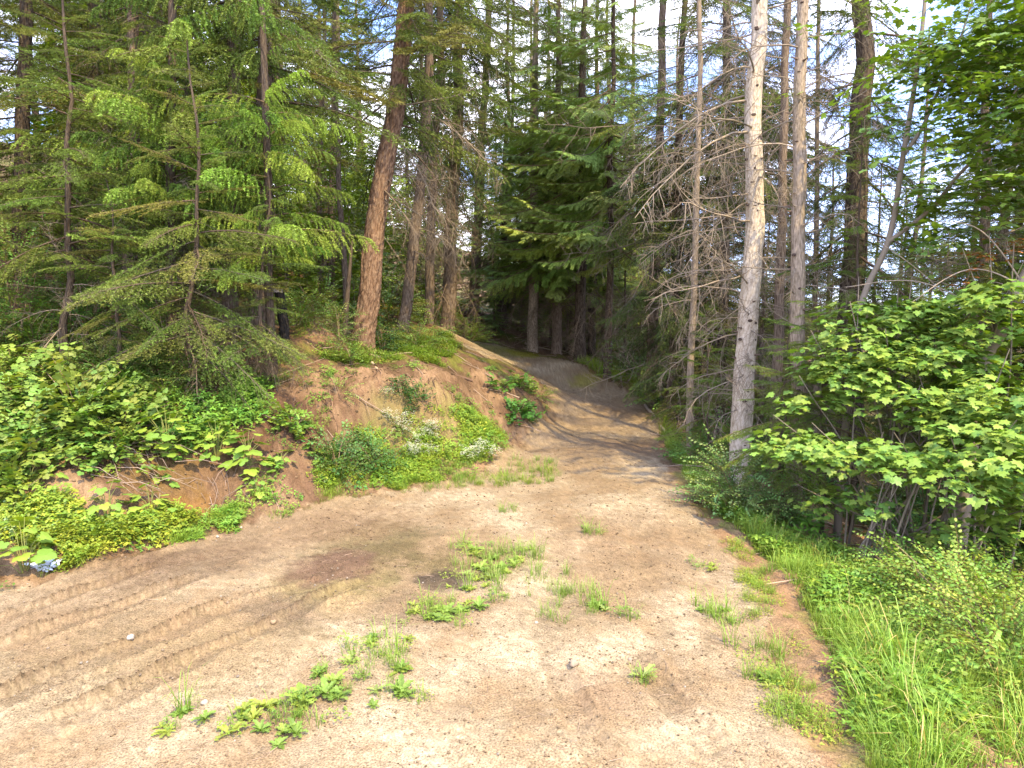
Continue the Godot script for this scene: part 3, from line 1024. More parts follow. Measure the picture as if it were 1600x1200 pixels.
func build_meshes() -> void:
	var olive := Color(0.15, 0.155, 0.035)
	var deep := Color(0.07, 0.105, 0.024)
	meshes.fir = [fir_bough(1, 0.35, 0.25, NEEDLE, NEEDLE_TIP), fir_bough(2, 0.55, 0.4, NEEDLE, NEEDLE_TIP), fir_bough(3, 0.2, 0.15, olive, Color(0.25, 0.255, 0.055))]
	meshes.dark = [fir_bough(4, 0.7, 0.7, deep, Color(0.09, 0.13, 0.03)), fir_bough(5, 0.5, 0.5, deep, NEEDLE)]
	meshes.bright = [fir_bough(6, 0.3, 0.2, Color(0.12, 0.19, 0.03), Color(0.21, 0.3, 0.05), 0.042), fir_bough(7, 0.45, 0.4, Color(0.13, 0.19, 0.035), Color(0.22, 0.29, 0.05), 0.042)]
	meshes.weep = [weeping_bough(8, Color(0.17, 0.25, 0.04), Color(0.29, 0.38, 0.08)), weeping_bough(9, Color(0.18, 0.26, 0.045), Color(0.31, 0.4, 0.09)), weeping_bough(10, Color(0.15, 0.24, 0.04), Color(0.25, 0.36, 0.07))]
	meshes.cedar = [cedar_bough(11, Color(0.11, 0.16, 0.035), Color(0.2, 0.26, 0.07)), cedar_bough(12, Color(0.12, 0.165, 0.04), Color(0.22, 0.27, 0.08)), cedar_bough(13, Color(0.1, 0.15, 0.035), Color(0.18, 0.24, 0.06))]
	meshes.dead = [dead_branch(14, 0.02, DEAD), dead_branch(15, 0.09, DEAD), dead_branch(16, -0.05, DEAD), dead_branch(17, 0.16, DEAD)]
	meshes.deadbrown = [dead_branch(18, 0.1, Color(0.16, 0.12, 0.08)), dead_branch(19, 0.18, Color(0.18, 0.14, 0.095)), dead_branch(20, 0.05, Color(0.19, 0.15, 0.105))]
	var mg := Color(0.2, 0.32, 0.055)
	meshes.maple_leaf = [lobed_leaf(MAPLE, mg), lobed_leaf(MAPLE, Color(0.21, 0.33, 0.055)), lobed_leaf(MAPLE, Color(0.14, 0.27, 0.06))]
	meshes.thimble_leaf = [lobed_leaf(THIMBLE, Color(0.2, 0.32, 0.05)), lobed_leaf(THIMBLE, Color(0.16, 0.28, 0.045)), lobed_leaf(THIMBLE, Color(0.25, 0.35, 0.05))]
	meshes.maple_twig = [leafy_twig(21, 0.5, 4, 0.11, MAPLE, mg), leafy_twig(22, 0.42, 3, 0.12, MAPLE, Color(0.15, 0.25, 0.04)), leafy_twig(23, 0.55, 5, 0.1, MAPLE, Color(0.12, 0.22, 0.04))]
	meshes.thimble_twig = [leafy_twig(24, 0.45, 4, 0.11, THIMBLE, Color(0.16, 0.27, 0.05)), leafy_twig(25, 0.4, 3, 0.12, THIMBLE, Color(0.19, 0.29, 0.06))]
	meshes.small_twig = [leafy_twig(26, 0.4, 8, 0.042, OVAL, Color(0.15, 0.25, 0.06)), leafy_twig(27, 0.35, 7, 0.038, OVAL, Color(0.18, 0.28, 0.08)), leafy_twig(28, 0.45, 9, 0.045, OVAL, Color(0.13, 0.23, 0.055))]
	meshes.feather_twig = [leafy_twig(29, 0.34, 9, 0.06, NARROW, Color(0.13, 0.23, 0.05)), leafy_twig(30, 0.3, 8, 0.055, NARROW, Color(0.16, 0.25, 0.05))]
	meshes.glossy_twig = [leafy_twig(61, 0.3, 5, 0.07, OVAL, Color(0.05, 0.12, 0.03)), leafy_twig(62, 0.28, 5, 0.065, OVAL, Color(0.06, 0.13, 0.035))]
	meshes.brown_twig = [leafy_twig(63, 0.35, 4, 0.07, MAPLE, Color(0.36, 0.13, 0.03))]
	var g0 := Color(0.13, 0.22, 0.03)
	var g1 := Color(0.21, 0.33, 0.055)
	meshes.grass = [grass_tuft(31, 22, 0.26, 0.09, 0.0032, g0, g1), grass_tuft(32, 18, 0.34, 0.08, 0.0035, g0, g1), grass_tuft(33, 26, 0.18, 0.1, 0.003, g0, g1)]
	meshes.long_grass = [grass_tuft(34, 26, 0.6, 0.1, 0.0042, Color(0.12, 0.2, 0.03), Color(0.2, 0.33, 0.06)), grass_tuft(35, 20, 0.5, 0.1, 0.004, Color(0.13, 0.22, 0.035), g1)]
	meshes.rosette = [rosette(36, 13, Color(0.17, 0.27, 0.05)), rosette(37, 16, Color(0.22, 0.32, 0.055)), rosette(38, 9, Color(0.27, 0.34, 0.055)), rosette(64, 7, Color(0.2, 0.26, 0.07)), rosette(65, 19, Color(0.15, 0.25, 0.045)), rosette(66, 6, Color(0.25, 0.31, 0.05))]
	meshes.herb = [herb_mat(39, 26, 0.16, 0.1, 0.028, Color(0.19, 0.29, 0.04)), herb_mat(40, 30, 0.18, 0.07, 0.024, Color(0.24, 0.32, 0.045)), herb_mat(41, 22, 0.15, 0.14, 0.032, Color(0.15, 0.26, 0.045))]
	meshes.flower = [herb_mat(42, 30, 0.15, 0.2, 0.03, Color(0.16, 0.25, 0.07), 0.75), herb_mat(43, 26, 0.14, 0.24, 0.028, Color(0.18, 0.26, 0.08), 0.85)]
	meshes.stone = [stone(44, Color(0.26, 0.21, 0.16)), stone(45, Color(0.22, 0.17, 0.12)), stone(46, Color(0.36, 0.32, 0.27)), stone(47, Color(0.24, 0.175, 0.11))]

# ---------------------------------------------------------------- trees
# a trunk that runs through the given points (relative to its base), with rough bark
func trunk_mesh(path: PackedVector3Array, r0: float, r1: float, sides: int, rings: int, furrow: float, seed_: int, flare := 0.35) -> ArrayMesh:
	var nz := FastNoiseLite.new()
	nz.seed = seed_
	nz.noise_type = FastNoiseLite.TYPE_SIMPLEX_SMOOTH
	nz.frequency = 1.0
	nz.fractal_octaves = 3
	nz.domain_warp_enabled = false
	var lens := PackedFloat32Array([0.0])
	for i in path.size() - 1:
		lens.push_back(lens[i] + path[i].distance_to(path[i + 1]))
	var total := lens[lens.size() - 1]
	var arr := []
	arr.resize(Mesh.ARRAY_MAX)
	var v := PackedVector3Array()
	var uv := PackedVector2Array()
	var ix := PackedInt32Array()
	for j in rings + 1:
		# rings lie closer together in the lower part, which is the part one sees
		var t := pow(float(j) / rings, 1.35)
		var at := t * total
		var k := 0
		while k < path.size() - 2 and lens[k + 1] < at:
			k += 1
		var f := (at - lens[k]) / maxf(0.001, lens[k + 1] - lens[k])
		var p := path[k].lerp(path[k + 1], f) + Vector3(nz.get_noise_2d(at * 0.25, 3.0), 0, nz.get_noise_2d(at * 0.25, 90.0)) * minf(0.3, r0 * 0.45) * minf(1.0, at)
		var rad := lerpf(r0, r1, pow(t, 0.9)) * (1.0 + flare * exp(-at / (r0 * 1.6)))
		for i in sides + 1:
			var a := TAU * i / sides
			var q := Vector3(cos(a), 0, sin(a))
			var w := q * rad
			var n1 := nz.get_noise_3d(w.x * 2.5, at * 0.6, w.z * 2.5)
			var ridge := 1.0 - minf(1.0, absf(nz.get_noise_3d(w.x * 9.0 + 2.0 * n1, at * 1.5, w.z * 9.0)) * 4.5)
			var dr := 0.07 * n1 * rad - furrow * ridge + 0.5 * furrow * nz.get_noise_3d(w.x * 25.0, at * 6.0, w.z * 25.0)
			if at < 1.0 and flare > 0.3:
				dr += rad * 0.18 * maxf(0.0, sin(a * 5.0 + seed_)) * exp(-at / 0.25)
			v.push_back(p + q * (rad + dr))
			uv.push_back(Vector2(float(i) / sides, at * 0.5))
	for j in rings:
		for i in sides:
			var a := j * (sides + 1) + i
			var b := a + sides + 1
			ix.append_array([a, a + 1, b, a + 1, b + 1, b])
	arr[Mesh.ARRAY_VERTEX] = v
	arr[Mesh.ARRAY_TEX_UV] = uv
	arr[Mesh.ARRAY_INDEX] = ix
	var st := SurfaceTool.new()
	st.create_from_arrays(arr)
	st.generate_normals()
	st.generate_tangents()
	return st.commit()


func trunk_path(bend: Vector3, height: float, wob: float, r: RandomNumberGenerator) -> PackedVector3Array:
	# bend: where the trunk has got to (sideways) at bend.y metres above its base
	var pts := PackedVector3Array()
	var n := 9
	var sl := Vector3(bend.x / bend.y, 0, bend.z / bend.y)
	for i in n + 1:
		var y := height * i / n
		var k := minf(y, bend.y * 1.6)
		pts.push_back(Vector3(sl.x * k, y, sl.z * k) + Vector3(r.randf_range(-wob, wob), 0, r.randf_range(-wob, wob)) * (1.0 if i > 0 else 0.0))
	pts[0].y = -0.35
	return pts


func on_path(path: PackedVector3Array, y: float) -> Vector3:
	for i in path.size() - 1:
		if path[i + 1].y >= y:
			return path[i].lerp(path[i + 1], (y - path[i].y) / (path[i + 1].y - path[i].y))
	return path[path.size() - 1]


# boughs of one kind set round a trunk between two heights
func boughs(tree: Node3D, called: String, kind: String, path: PackedVector3Array, n: int, y0: float, y1: float, l0: float, l1: float, pitch0: float, pitch1: float, tint: Color, seed_: int, az0 := 0.0, az1 := TAU, single := false) -> void:
	var r := rngs(seed_)
	var list: Array = meshes[kind]
	if kind in ["fir", "dark", "bright", "weep", "cedar"]:
		n = int(n * 1.45)
	var natural := 1.8 if kind.begins_with("dead") else (1.9 if kind == "weep" else 2.0)
	var xs: Array = []
	var cs: Array = []
	for m in list.size():
		var x: Array[Transform3D] = []
		var c: Array[Color] = []
		xs.push_back(x)
		cs.push_back(c)
	for i in n:
		var t := (i + r.randf()) / n
		var y := lerpf(y0, y1, t)
		var a := r.randf_range(az0, az1) if az1 - az0 < TAU - 0.01 else i * 2.39996 + r.randf_range(-0.5, 0.5)
		var pitch := lerpf(pitch0, pitch1, t) + r.randf_range(-0.3, 0.3)
		var l := lerpf(l0, l1, t) * r.randf_range(0.45, 1.2)
		var s := l / natural
		var bs := Basis(Vector3.UP, a) * Basis(Vector3.BACK, pitch) * Basis(Vector3.RIGHT, r.randf_range(-0.35, 0.35))
		var k := r.randi_range(0, list.size() - 1)
		var th := maxf(s, 0.45) if kind.begins_with("dead") else s
		xs[k].push_back(Transform3D(bs.scaled_local(Vector3(s, th, th * (-1.0 if r.randf() < 0.5 and not single else 1.0))), on_path(path, y)))
		var tone := r.randf_range(0.72, 1.25)
		var warm := 1.0 if kind.begins_with("dead") else r.randf_range(0.8, 1.06)
		cs[k].push_back(Color(tint.r * tone * warm, tint.g * tone, tint.b * tone))
	for k in list.size():
		if single:
			for i in xs[k].size():
				part(tree, called, list[k], null, xs[k][i])
		else:
			many(tree, called, list[k], mats.twig if kind.begins_with("dead") else (mats.leaf if kind.ends_with("twig") else mats.needles), xs[k], cs[k])


func conifer(called: String, label: String, category: String, base: Vector3, bend: Vector3, height: float, r0: float, bark: String, seed_: int, group := "", sides := 14, rings := 40, furrow := 0.008) -> Node3D:
	var o := thing(called, label, category, base, 0.0, group)
	var path := trunk_path(bend, height, 0.06, rngs(seed_))
	o.set_meta("label", label)
	part(o, "trunk", trunk_mesh(path, r0, r0 * 0.18, sides, rings, furrow, seed_), mats[bark])
	paths[o] = path
	return o


var paths := {}


func stand(called: String, label: String, foot: Vector3, through: Vector3, height: float, r0: float, bark: String, seed_: int, group := "", sides := 14, rings := 40, furrow := 0.008) -> Node3D:
	var base := on(Vector2(foot.x, foot.z))
	return conifer(called, label, "tree", base, through - base, height, r0, bark, seed_, group, sides, rings, furrow)


func build_left_trees() -> void:
	var w := Color(1, 1, 1)
	# the big reddish fir on the bank
	var o := stand("fir_tree", "large fir with furrowed reddish bark leaning right on the bank", Vector3(-3.16, 1.80, -14.20), Vector3(-2.40, 6.89, -14.60), 21.0, 0.245, "bark_red", 1, "", 64, 170, 0.042)
	boughs(o, "dead_branches", "deadbrown", paths[o], 8, 2.4, 4.6, 1.6, 2.4, -0.25, -0.35, w, 2, -1.2, 1.4)
	boughs(o, "dead_branches", "dead", paths[o], 7, 2.8, 5.2, 2.4, 2.4, -0.55, -0.3, w, 3, -1.0, 1.5)
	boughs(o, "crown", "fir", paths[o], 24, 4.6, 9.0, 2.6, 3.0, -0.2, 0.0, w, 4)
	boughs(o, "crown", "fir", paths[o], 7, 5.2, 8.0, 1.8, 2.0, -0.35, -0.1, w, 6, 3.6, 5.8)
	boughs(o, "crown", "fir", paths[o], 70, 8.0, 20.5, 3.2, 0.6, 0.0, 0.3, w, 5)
	part(o, "trunk_sucker", trunk_mesh(PackedVector3Array([Vector3(-0.34, -0.3, 0.1), Vector3(-0.28, 0.8, 0.02), Vector3(-0.12, 2.2, 0)]), 0.075, 0.03, 10, 24, 0.006, 77), mats.bark_dark)
	# its neighbours along the top of the bank
	o = stand("fir_tree", "brown fir right of the large reddish one, its lower boughs hung with grey twigs", Vector3(-3.03, 2.16, -18.50), Vector3(-2.51, 5.24, -18.50), 20.0, 0.17, "bark_brown", 11, "", 20, 60, 0.012)
	boughs(o, "dead_branches", "dead", paths[o], 14, 2.0, 6.5, 2.2, 2.8, -0.55, -0.45, w, 12, -1.3, 1.7)
	boughs(o, "crown", "fir", paths[o], 80, 6.2, 19.5, 2.6, 0.5, -0.15, 0.3, w, 13)
	o = stand("fir_tree", "straight brown fir trunk behind the grey-twigged fir, between it and the dark shaggy one", Vector3(-2.59, 2.22, -21.00), Vector3(-2.26, 6.89, -21.00), 21.0, 0.16, "bark_brown", 21, "", 18, 50, 0.012)
	boughs(o, "dead_branches", "deadbrown", paths[o], 18, 1.2, 6.0, 1.8, 2.4, -0.4, -0.4, w, 22)
	boughs(o, "crown", "fir", paths[o], 70, 6.0, 20.5, 2.6, 0.5, -0.1, 0.3, w, 23)
	o = stand("fir_tree", "dark shaggy fir with sagging boughs and brown dead skirt at the bank end", Vector3(-2.08, 2.06, -21.80), Vector3(-1.70, 8.20, -21.80), 23.0, 0.24, "bark_brown", 31, "", 18, 50, 0.012)
	boughs(o, "dead_branches", "deadbrown", paths[o], 34, 0.5, 6.0, 1.6, 2.6, -0.6, -0.5, w, 32)
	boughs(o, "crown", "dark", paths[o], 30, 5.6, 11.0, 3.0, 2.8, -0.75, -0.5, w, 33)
	boughs(o, "crown", "fir", paths[o], 60, 8.5, 22.5, 3.2, 0.5, -0.3, 0.2, w, 34)
	o = stand("fir_tree", "tall brown trunk beside the far bend, left of the track", Vector3(-1.62, 2.39, -29.00), Vector3(-1.15, 10.52, -29.00), 24.0, 0.23, "bark_brown", 41, "", 16, 40, 0.012)
	boughs(o, "dead_branches", "deadbrown", paths[o], 30, 1.5, 8.0, 1.8, 2.4, -0.3, -0.3, w, 42)
	boughs(o, "crown", "fir", paths[o], 60, 8.5, 23.5, 2.8, 0.5, -0.2, 0.3, w, 43)
	# thin trunks left of the big fir
	var thin := [
		["thin brown trunk just left of the large reddish fir", Vector3(-4.47, 2.53, -18.50), Vector3(-4.53, 6.55, -18.50), 15.0, 0.09, "bark_brown"],
		["mid-brown trunk behind the bank, second to the left of the large reddish fir", Vector3(-6.38, 2.53, -24.00), Vector3(-6.04, 8.75, -24.00), 21.0, 0.17, "bark_brown"],
		["slender grey-brown trunk third to the left of the large reddish fir", Vector3(-7.06, 2.52, -25.00), Vector3(-6.74, 9.01, -25.00), 19.0, 0.13, "bark_brown"],
		["thin dark trunk against the sunlit leaves, beside the weeping boughs", Vector3(-9.03, 2.49, -29.00), Vector3(-8.74, 10.01, -29.00), 19.0, 0.11, "bark_dark"],
	]
	for i in thin.size():
		var q: Array = thin[i]
		o = stand("fir_tree", q[0], q[1], q[2], q[3], q[4], q[5], 50 + i)
		boughs(o, "dead_branches", "dead", paths[o], 22, 1.5, 7.5, 1.1, 1.7, -0.2, -0.2, w, 60 + i)
		boughs(o, "crown", "fir", paths[o], 44, 6.3, q[3] - 0.3, 2.0, 0.4, -0.1, 0.3, w, 70 + i)
	# the two wide trunks above the young firs, with their skirts of dead twigs
	o = stand("fir_tree", "wide shaded trunk skirted with dead twigs, left of two behind the weeping boughs", Vector3(-5.20, 2.70, -12.60), Vector3(-5.00, 5.88, -12.60), 18.0, 0.16, "bark_brown", 81, "", 20, 60, 0.014)
	boughs(o, "dead_branches", "deadbrown", paths[o], 46, 0.3, 4.4, 0.9, 1.5, -0.8, -0.6, w, 82)
	boughs(o, "crown", "fir", paths[o], 90, 3.6, 17.5, 2.5, 0.4, -0.35, 0.3, w, 83)
	o = stand("fir_tree", "wide shaded trunk skirted with dead twigs, right of two, beside the charred stump", Vector3(-4.79, 2.68, -12.80), Vector3(-4.52, 5.93, -12.80), 19.0, 0.19, "bark_brown", 84, "", 20, 60, 0.014)
	boughs(o, "dead_branches", "deadbrown", paths[o], 46, 0.3, 4.2, 0.9, 1.5, -0.8, -0.6, w, 85)
	boughs(o, "crown", "fir", paths[o], 80, 4.2, 18.5, 2.5, 0.4, -0.3, 0.3, w, 86)
	o = stand("fir_tree", "brown trunk ringed by boughs, behind the young fir at the left", Vector3(-7.57, 3.05, -13.50), Vector3(-7.29, 5.15, -13.50), 17.0, 0.15, "bark_brown", 87, "", 18, 50, 0.012)
	boughs(o, "dead_branches", "dead", paths[o], 26, 0.5, 3.8, 1.0, 1.6, -0.2, -0.2, w, 88)
	boughs(o, "crown", "fir", paths[o], 90, 2.2, 16.7, 2.7, 0.4, -0.2, 0.3, w, 89)
	o = stand("fir_tree", "slim dark trunk with bare limbs rising left of the weeping boughs", Vector3(-6.72, 3.09, -14.00), Vector3(-6.37, 7.44, -14.00), 17.0, 0.085, "bark_dark", 90, "", 12, 40, 0.006)
	boughs(o, "dead_branches", "deadbrown", paths[o], 34, 1.0, 7.5, 1.3, 1.9, -0.1, 0.1, w, 91)
	boughs(o, "crown", "fir", paths[o], 44, 5.5, 16.7, 2.2, 0.4, -0.1, 0.3, w, 92)
	# the weeping ones: long strands of fresh green
	o = stand("larch_tree", "fresh green tree whose long strands hang in a curtain left of the two wide trunks", Vector3(-5.76, 2.81, -11.50), Vector3(-5.49, 6.10, -11.50), 14.0, 0.1, "bark_dark", 93, "", 12, 40, 0.006)
	boughs(o, "crown", "weep", paths[o], 40, 2.2, 4.6, 1.6, 1.8, 0.15, 0.15, Color(1.15, 1.15, 1.0), 94)
	boughs(o, "crown", "weep", paths[o], 44, 4.6, 13.5, 1.8, 0.5, 0.15, 0.5, w, 95)
	boughs(o, "dead_branches", "dead", paths[o], 14, 0.8, 3.0, 1.0, 1.4, -0.3, -0.1, w, 96)
	o = stand("larch_tree", "fresh green tree drooping over the two wide trunks, with the brightest hanging strands", Vector3(-4.09, 2.60, -11.70), Vector3(-3.89, 5.13, -11.20), 13.0, 0.08, "bark_dark", 97, "", 12, 40, 0.006)
	boughs(o, "crown", "weep", paths[o], 34, 1.8, 4.4, 1.3, 1.6, 0.1, 0.25, Color(1.25, 1.25, 1.0), 98)
	boughs(o, "crown", "weep", paths[o], 34, 4.9, 12.5, 1.5, 0.5, 0.15, 0.5, w, 99)
	# young firs leaning out over the bank
	o = stand("young_fir", "young fir low on the left bank, its boughs sweeping right over bare soil", Vector3(-5.08, 1.51, -10.60), Vector3(-4.80, 3.47, -10.40), 5.2, 0.06, "bark_dark", 101, "", 10, 24, 0.004)
	boughs(o, "crown", "fir", paths[o], 18, 0.75, 2.4, 1.8, 1.7, -0.25, -0.1, w, 102)
	boughs(o, "crown", "fir", paths[o], 26, 2.4, 5.1, 1.5, 0.3, 0.0, 0.5, w, 103)
	boughs(o, "dead_branches", "deadbrown", paths[o], 16, 0.3, 1.4, 1.1, 1.4, -0.5, -0.3, w, 104, -1.2, 1.2)
	o = stand("young_fir", "young fir at the bank edge, dead lower twigs trailing down the soil", Vector3(-4.16, 1.76, -11.20), Vector3(-3.96, 3.21, -11.00), 3.6, 0.045, "bark_dark", 105, "", 10, 24, 0.004)
	boughs(o, "crown", "fir", paths[o], 26, 0.5, 3.5, 1.4, 0.3, -0.3, 0.4, w, 106)
	boughs(o, "dead_branches", "deadbrown", paths[o], 26, 0.1, 0.9, 0.9, 1.1, -1.0, -0.7, w, 107, -2.4, 1.0)
	o = stand("young_fir", "bushy young fir at the left edge with bright yellow-green boughs in tiers", Vector3(-7.11, 2.50, -10.80), Vector3(-6.76, 4.15, -10.60), 6.0, 0.07, "bark_dark", 108, "", 10, 24, 0.004)
	boughs(o, "crown", "bright", paths[o], 46, 1.5, 5.9, 2.0, 0.5, -0.12, 0.3, Color(0.9, 0.85, 0.8), 109)
	boughs(o, "dead_branches", "dead", paths[o], 12, 0.4, 1.6, 1.0, 1.0, -0.2, 0.0, w, 110)
	o = stand("young_fir", "young fir in the shrubs between the left edge and the sweeping fir", Vector3(-6.10, 2.31, -10.60), Vector3(-5.99, 3.28, -10.40), 3.0, 0.045, "bark_dark", 111, "", 10, 24, 0.004)
	boughs(o, "crown", "fir", paths[o], 30, 0.6, 2.9, 1.5, 0.3, -0.1, 0.3, w, 112)
	o = stand("fir_tree", "tall fir at the left edge, dense olive boughs reaching out of the picture", Vector3(-9.67, 2.83, -13.50), Vector3(-9.35, 6.10, -13.50), 17.0, 0.16, "bark_dark", 113)
	boughs(o, "crown", "fir", paths[o], 110, 1.6, 16.7, 3.0, 0.4, -0.2, 0.3, w, 114)
	o = stand("fir_tree", "fir behind the left edge shrubs, its trunk hidden and its boughs pale olive", Vector3(-9.97, 3.00, -16.00), Vector3(-9.56, 6.74, -16.00), 18.0, 0.16, "bark_dark", 115)
	boughs(o, "crown", "fir", paths[o], 110, 1.6, 17.7, 2.8, 0.4, -0.2, 0.3, Color(1.15, 1.1, 1.0), 116)
	# charred stump
	o = thing("tree_stump", "charred black stump with a pale broken top, beside the right wide trunk", "stump", on(Vector2(Vector3(-4.11, 2.57, -12.40).x, Vector3(-4.11, 2.57, -12.40).z)))
	part(o, "trunk", trunk_mesh(PackedVector3Array([Vector3(0, -0.3, 0), Vector3(-0.02, 0.5, 0), Vector3(-0.09, 1.08, 0)]), 0.105, 0.085, 20, 40, 0.02, 117, 0.2), mats.charred)
	var b := MB.new()
	var r := rngs(118)
	for i in 9:
		var a := TAU * i / 9.0
		var c := Vector3(-0.09 + cos(a) * 0.06, 1.04, sin(a) * 0.06)
		b.tube(PackedVector3Array([c, c + Vector3(r.randf_range(-0.03, 0.06), r.randf_range(0.05, 0.12), 0)]), PackedFloat32Array([0.035, 0.008]), 5, Color(0.42, 0.36, 0.29))
	part(o, "broken_top", b.mesh(mats.twig), null)


func build_centre_trees() -> void:
	var w := Color(1, 1, 1)
	var list := [
		["cedar with a greyish trunk at the bend, leftmost of the front row of cedars", Vector3(0.77, 1.07, -24.80), Vector3(0.81, 8.96, -24.80), 18.0, 0.21, "bark_grey"],
		["cedar second in the row at the bend, its trunk close right of the greyish one", Vector3(1.58, 0.98, -24.40), Vector3(1.61, 8.85, -24.40), 17.0, 0.19, "bark_brown"],
		["dark-trunked cedar with deep shade behind it, third in the row at the bend", Vector3(2.31, 0.91, -23.20), Vector3(2.29, 8.55, -23.20), 18.0, 0.21, "bark_dark"],
		["cedar with a flared dark foot leaning over the right edge of the track", Vector3(2.89, 0.55, -20.70), Vector3(2.94, 7.01, -20.70), 16.0, 0.13, "bark_dark"],
		["cedar in the back row right of the bend, trunk in black shade", Vector3(3.05, 0.64, -26.00), Vector3(3.08, 8.12, -26.00), 17.0, 0.17, "bark_dark"],
		["cedar left of the bend whose low boughs sweep over the debris heap", Vector3(-0.41, 1.58, -29.00), Vector3(-0.26, 8.74, -29.00), 16.0, 0.16, "bark_dark"],
		["cedar in the back row behind the second one, its trunk thin and black", Vector3(2.70, 0.77, -32.00), Vector3(2.71, 9.37, -32.00), 17.0, 0.16, "bark_dark"],
	]
	for i in list.size():
		var q: Array = list[i]
		var o := stand("cedar_tree", q[0], q[1], q[2], q[3], q[4], q[5], 130 + i)
		boughs(o, "crown", "cedar", paths[o], 56, 3.8 if i in [2, 3] else 2.7, 8.5, 3.0, 2.6, -0.05, 0.05, Color(1.6, 1.55, 1.3), 140 + i)
		boughs(o, "crown", "cedar", paths[o], 50, 8.5, q[3] - 0.3, 2.5, 0.5, 0.05, 0.3, Color(1.4, 1.35, 1.2), 150 + i)
		boughs(o, "dead_branches", "deadbrown", paths[o], 18, 0.8, 3.0, 1.4, 1.8, -0.3, -0.2, w, 160 + i)
	# slim trees whose tops stand against the sky
	var slim := [
		["slim pale conifer trunk standing against white sky above the first cedar", Vector3(1.03, 1.30, -38.00), Vector3(0.99, 15.57, -38.00), 25.0, 0.15, "bark_grey", "fir"],
		["slim leafy conifer against the sky gap, right of the pale slim trunk", Vector3(2.32, 1.23, -40.00), Vector3(2.08, 16.25, -40.00), 26.0, 0.13, "bark_grey", "bright"],
		["thin pole-like conifer in the middle of the sky gap", Vector3(3.14, 1.15, -42.00), Vector3(3.01, 16.93, -42.00), 25.0, 0.1, "bark_grey", "bright"],
		["conifer with a yellowish top right of the sky gap", Vector3(5.06, 0.70, -36.00), Vector3(4.84, 14.90, -36.00), 24.0, 0.17, "bark_dark", "fir"],
		["brown conifer trunk rising out of the cedars left of the bare-twigged trees", Vector3(5.21, 0.47, -30.00), Vector3(5.13, 11.57, -30.00), 22.0, 0.16, "bark_brown", "fir"],
		["tall dark conifer behind the bend, left of the sky gap", Vector3(-0.37, 1.97, -40.00), Vector3(0.00, 14.53, -40.00), 24.0, 0.18, "bark_dark", "fir"],
	]
	for i in slim.size():
		var q: Array = slim[i]
		var o := stand("conifer_tree", q[0], q[1], q[2], q[3], q[4], q[5], 170 + i)
		boughs(o, "crown", q[6], paths[o], 130, 4.0, q[3] - 0.3, 2.4, 0.5, -0.15, 0.3, Color(1.1, 1.1, 1.0), 180 + i)
		boughs(o, "dead_branches", "dead", paths[o], 16, 2.0, 7.0, 1.2, 1.6, -0.1, 0.0, w, 190 + i)


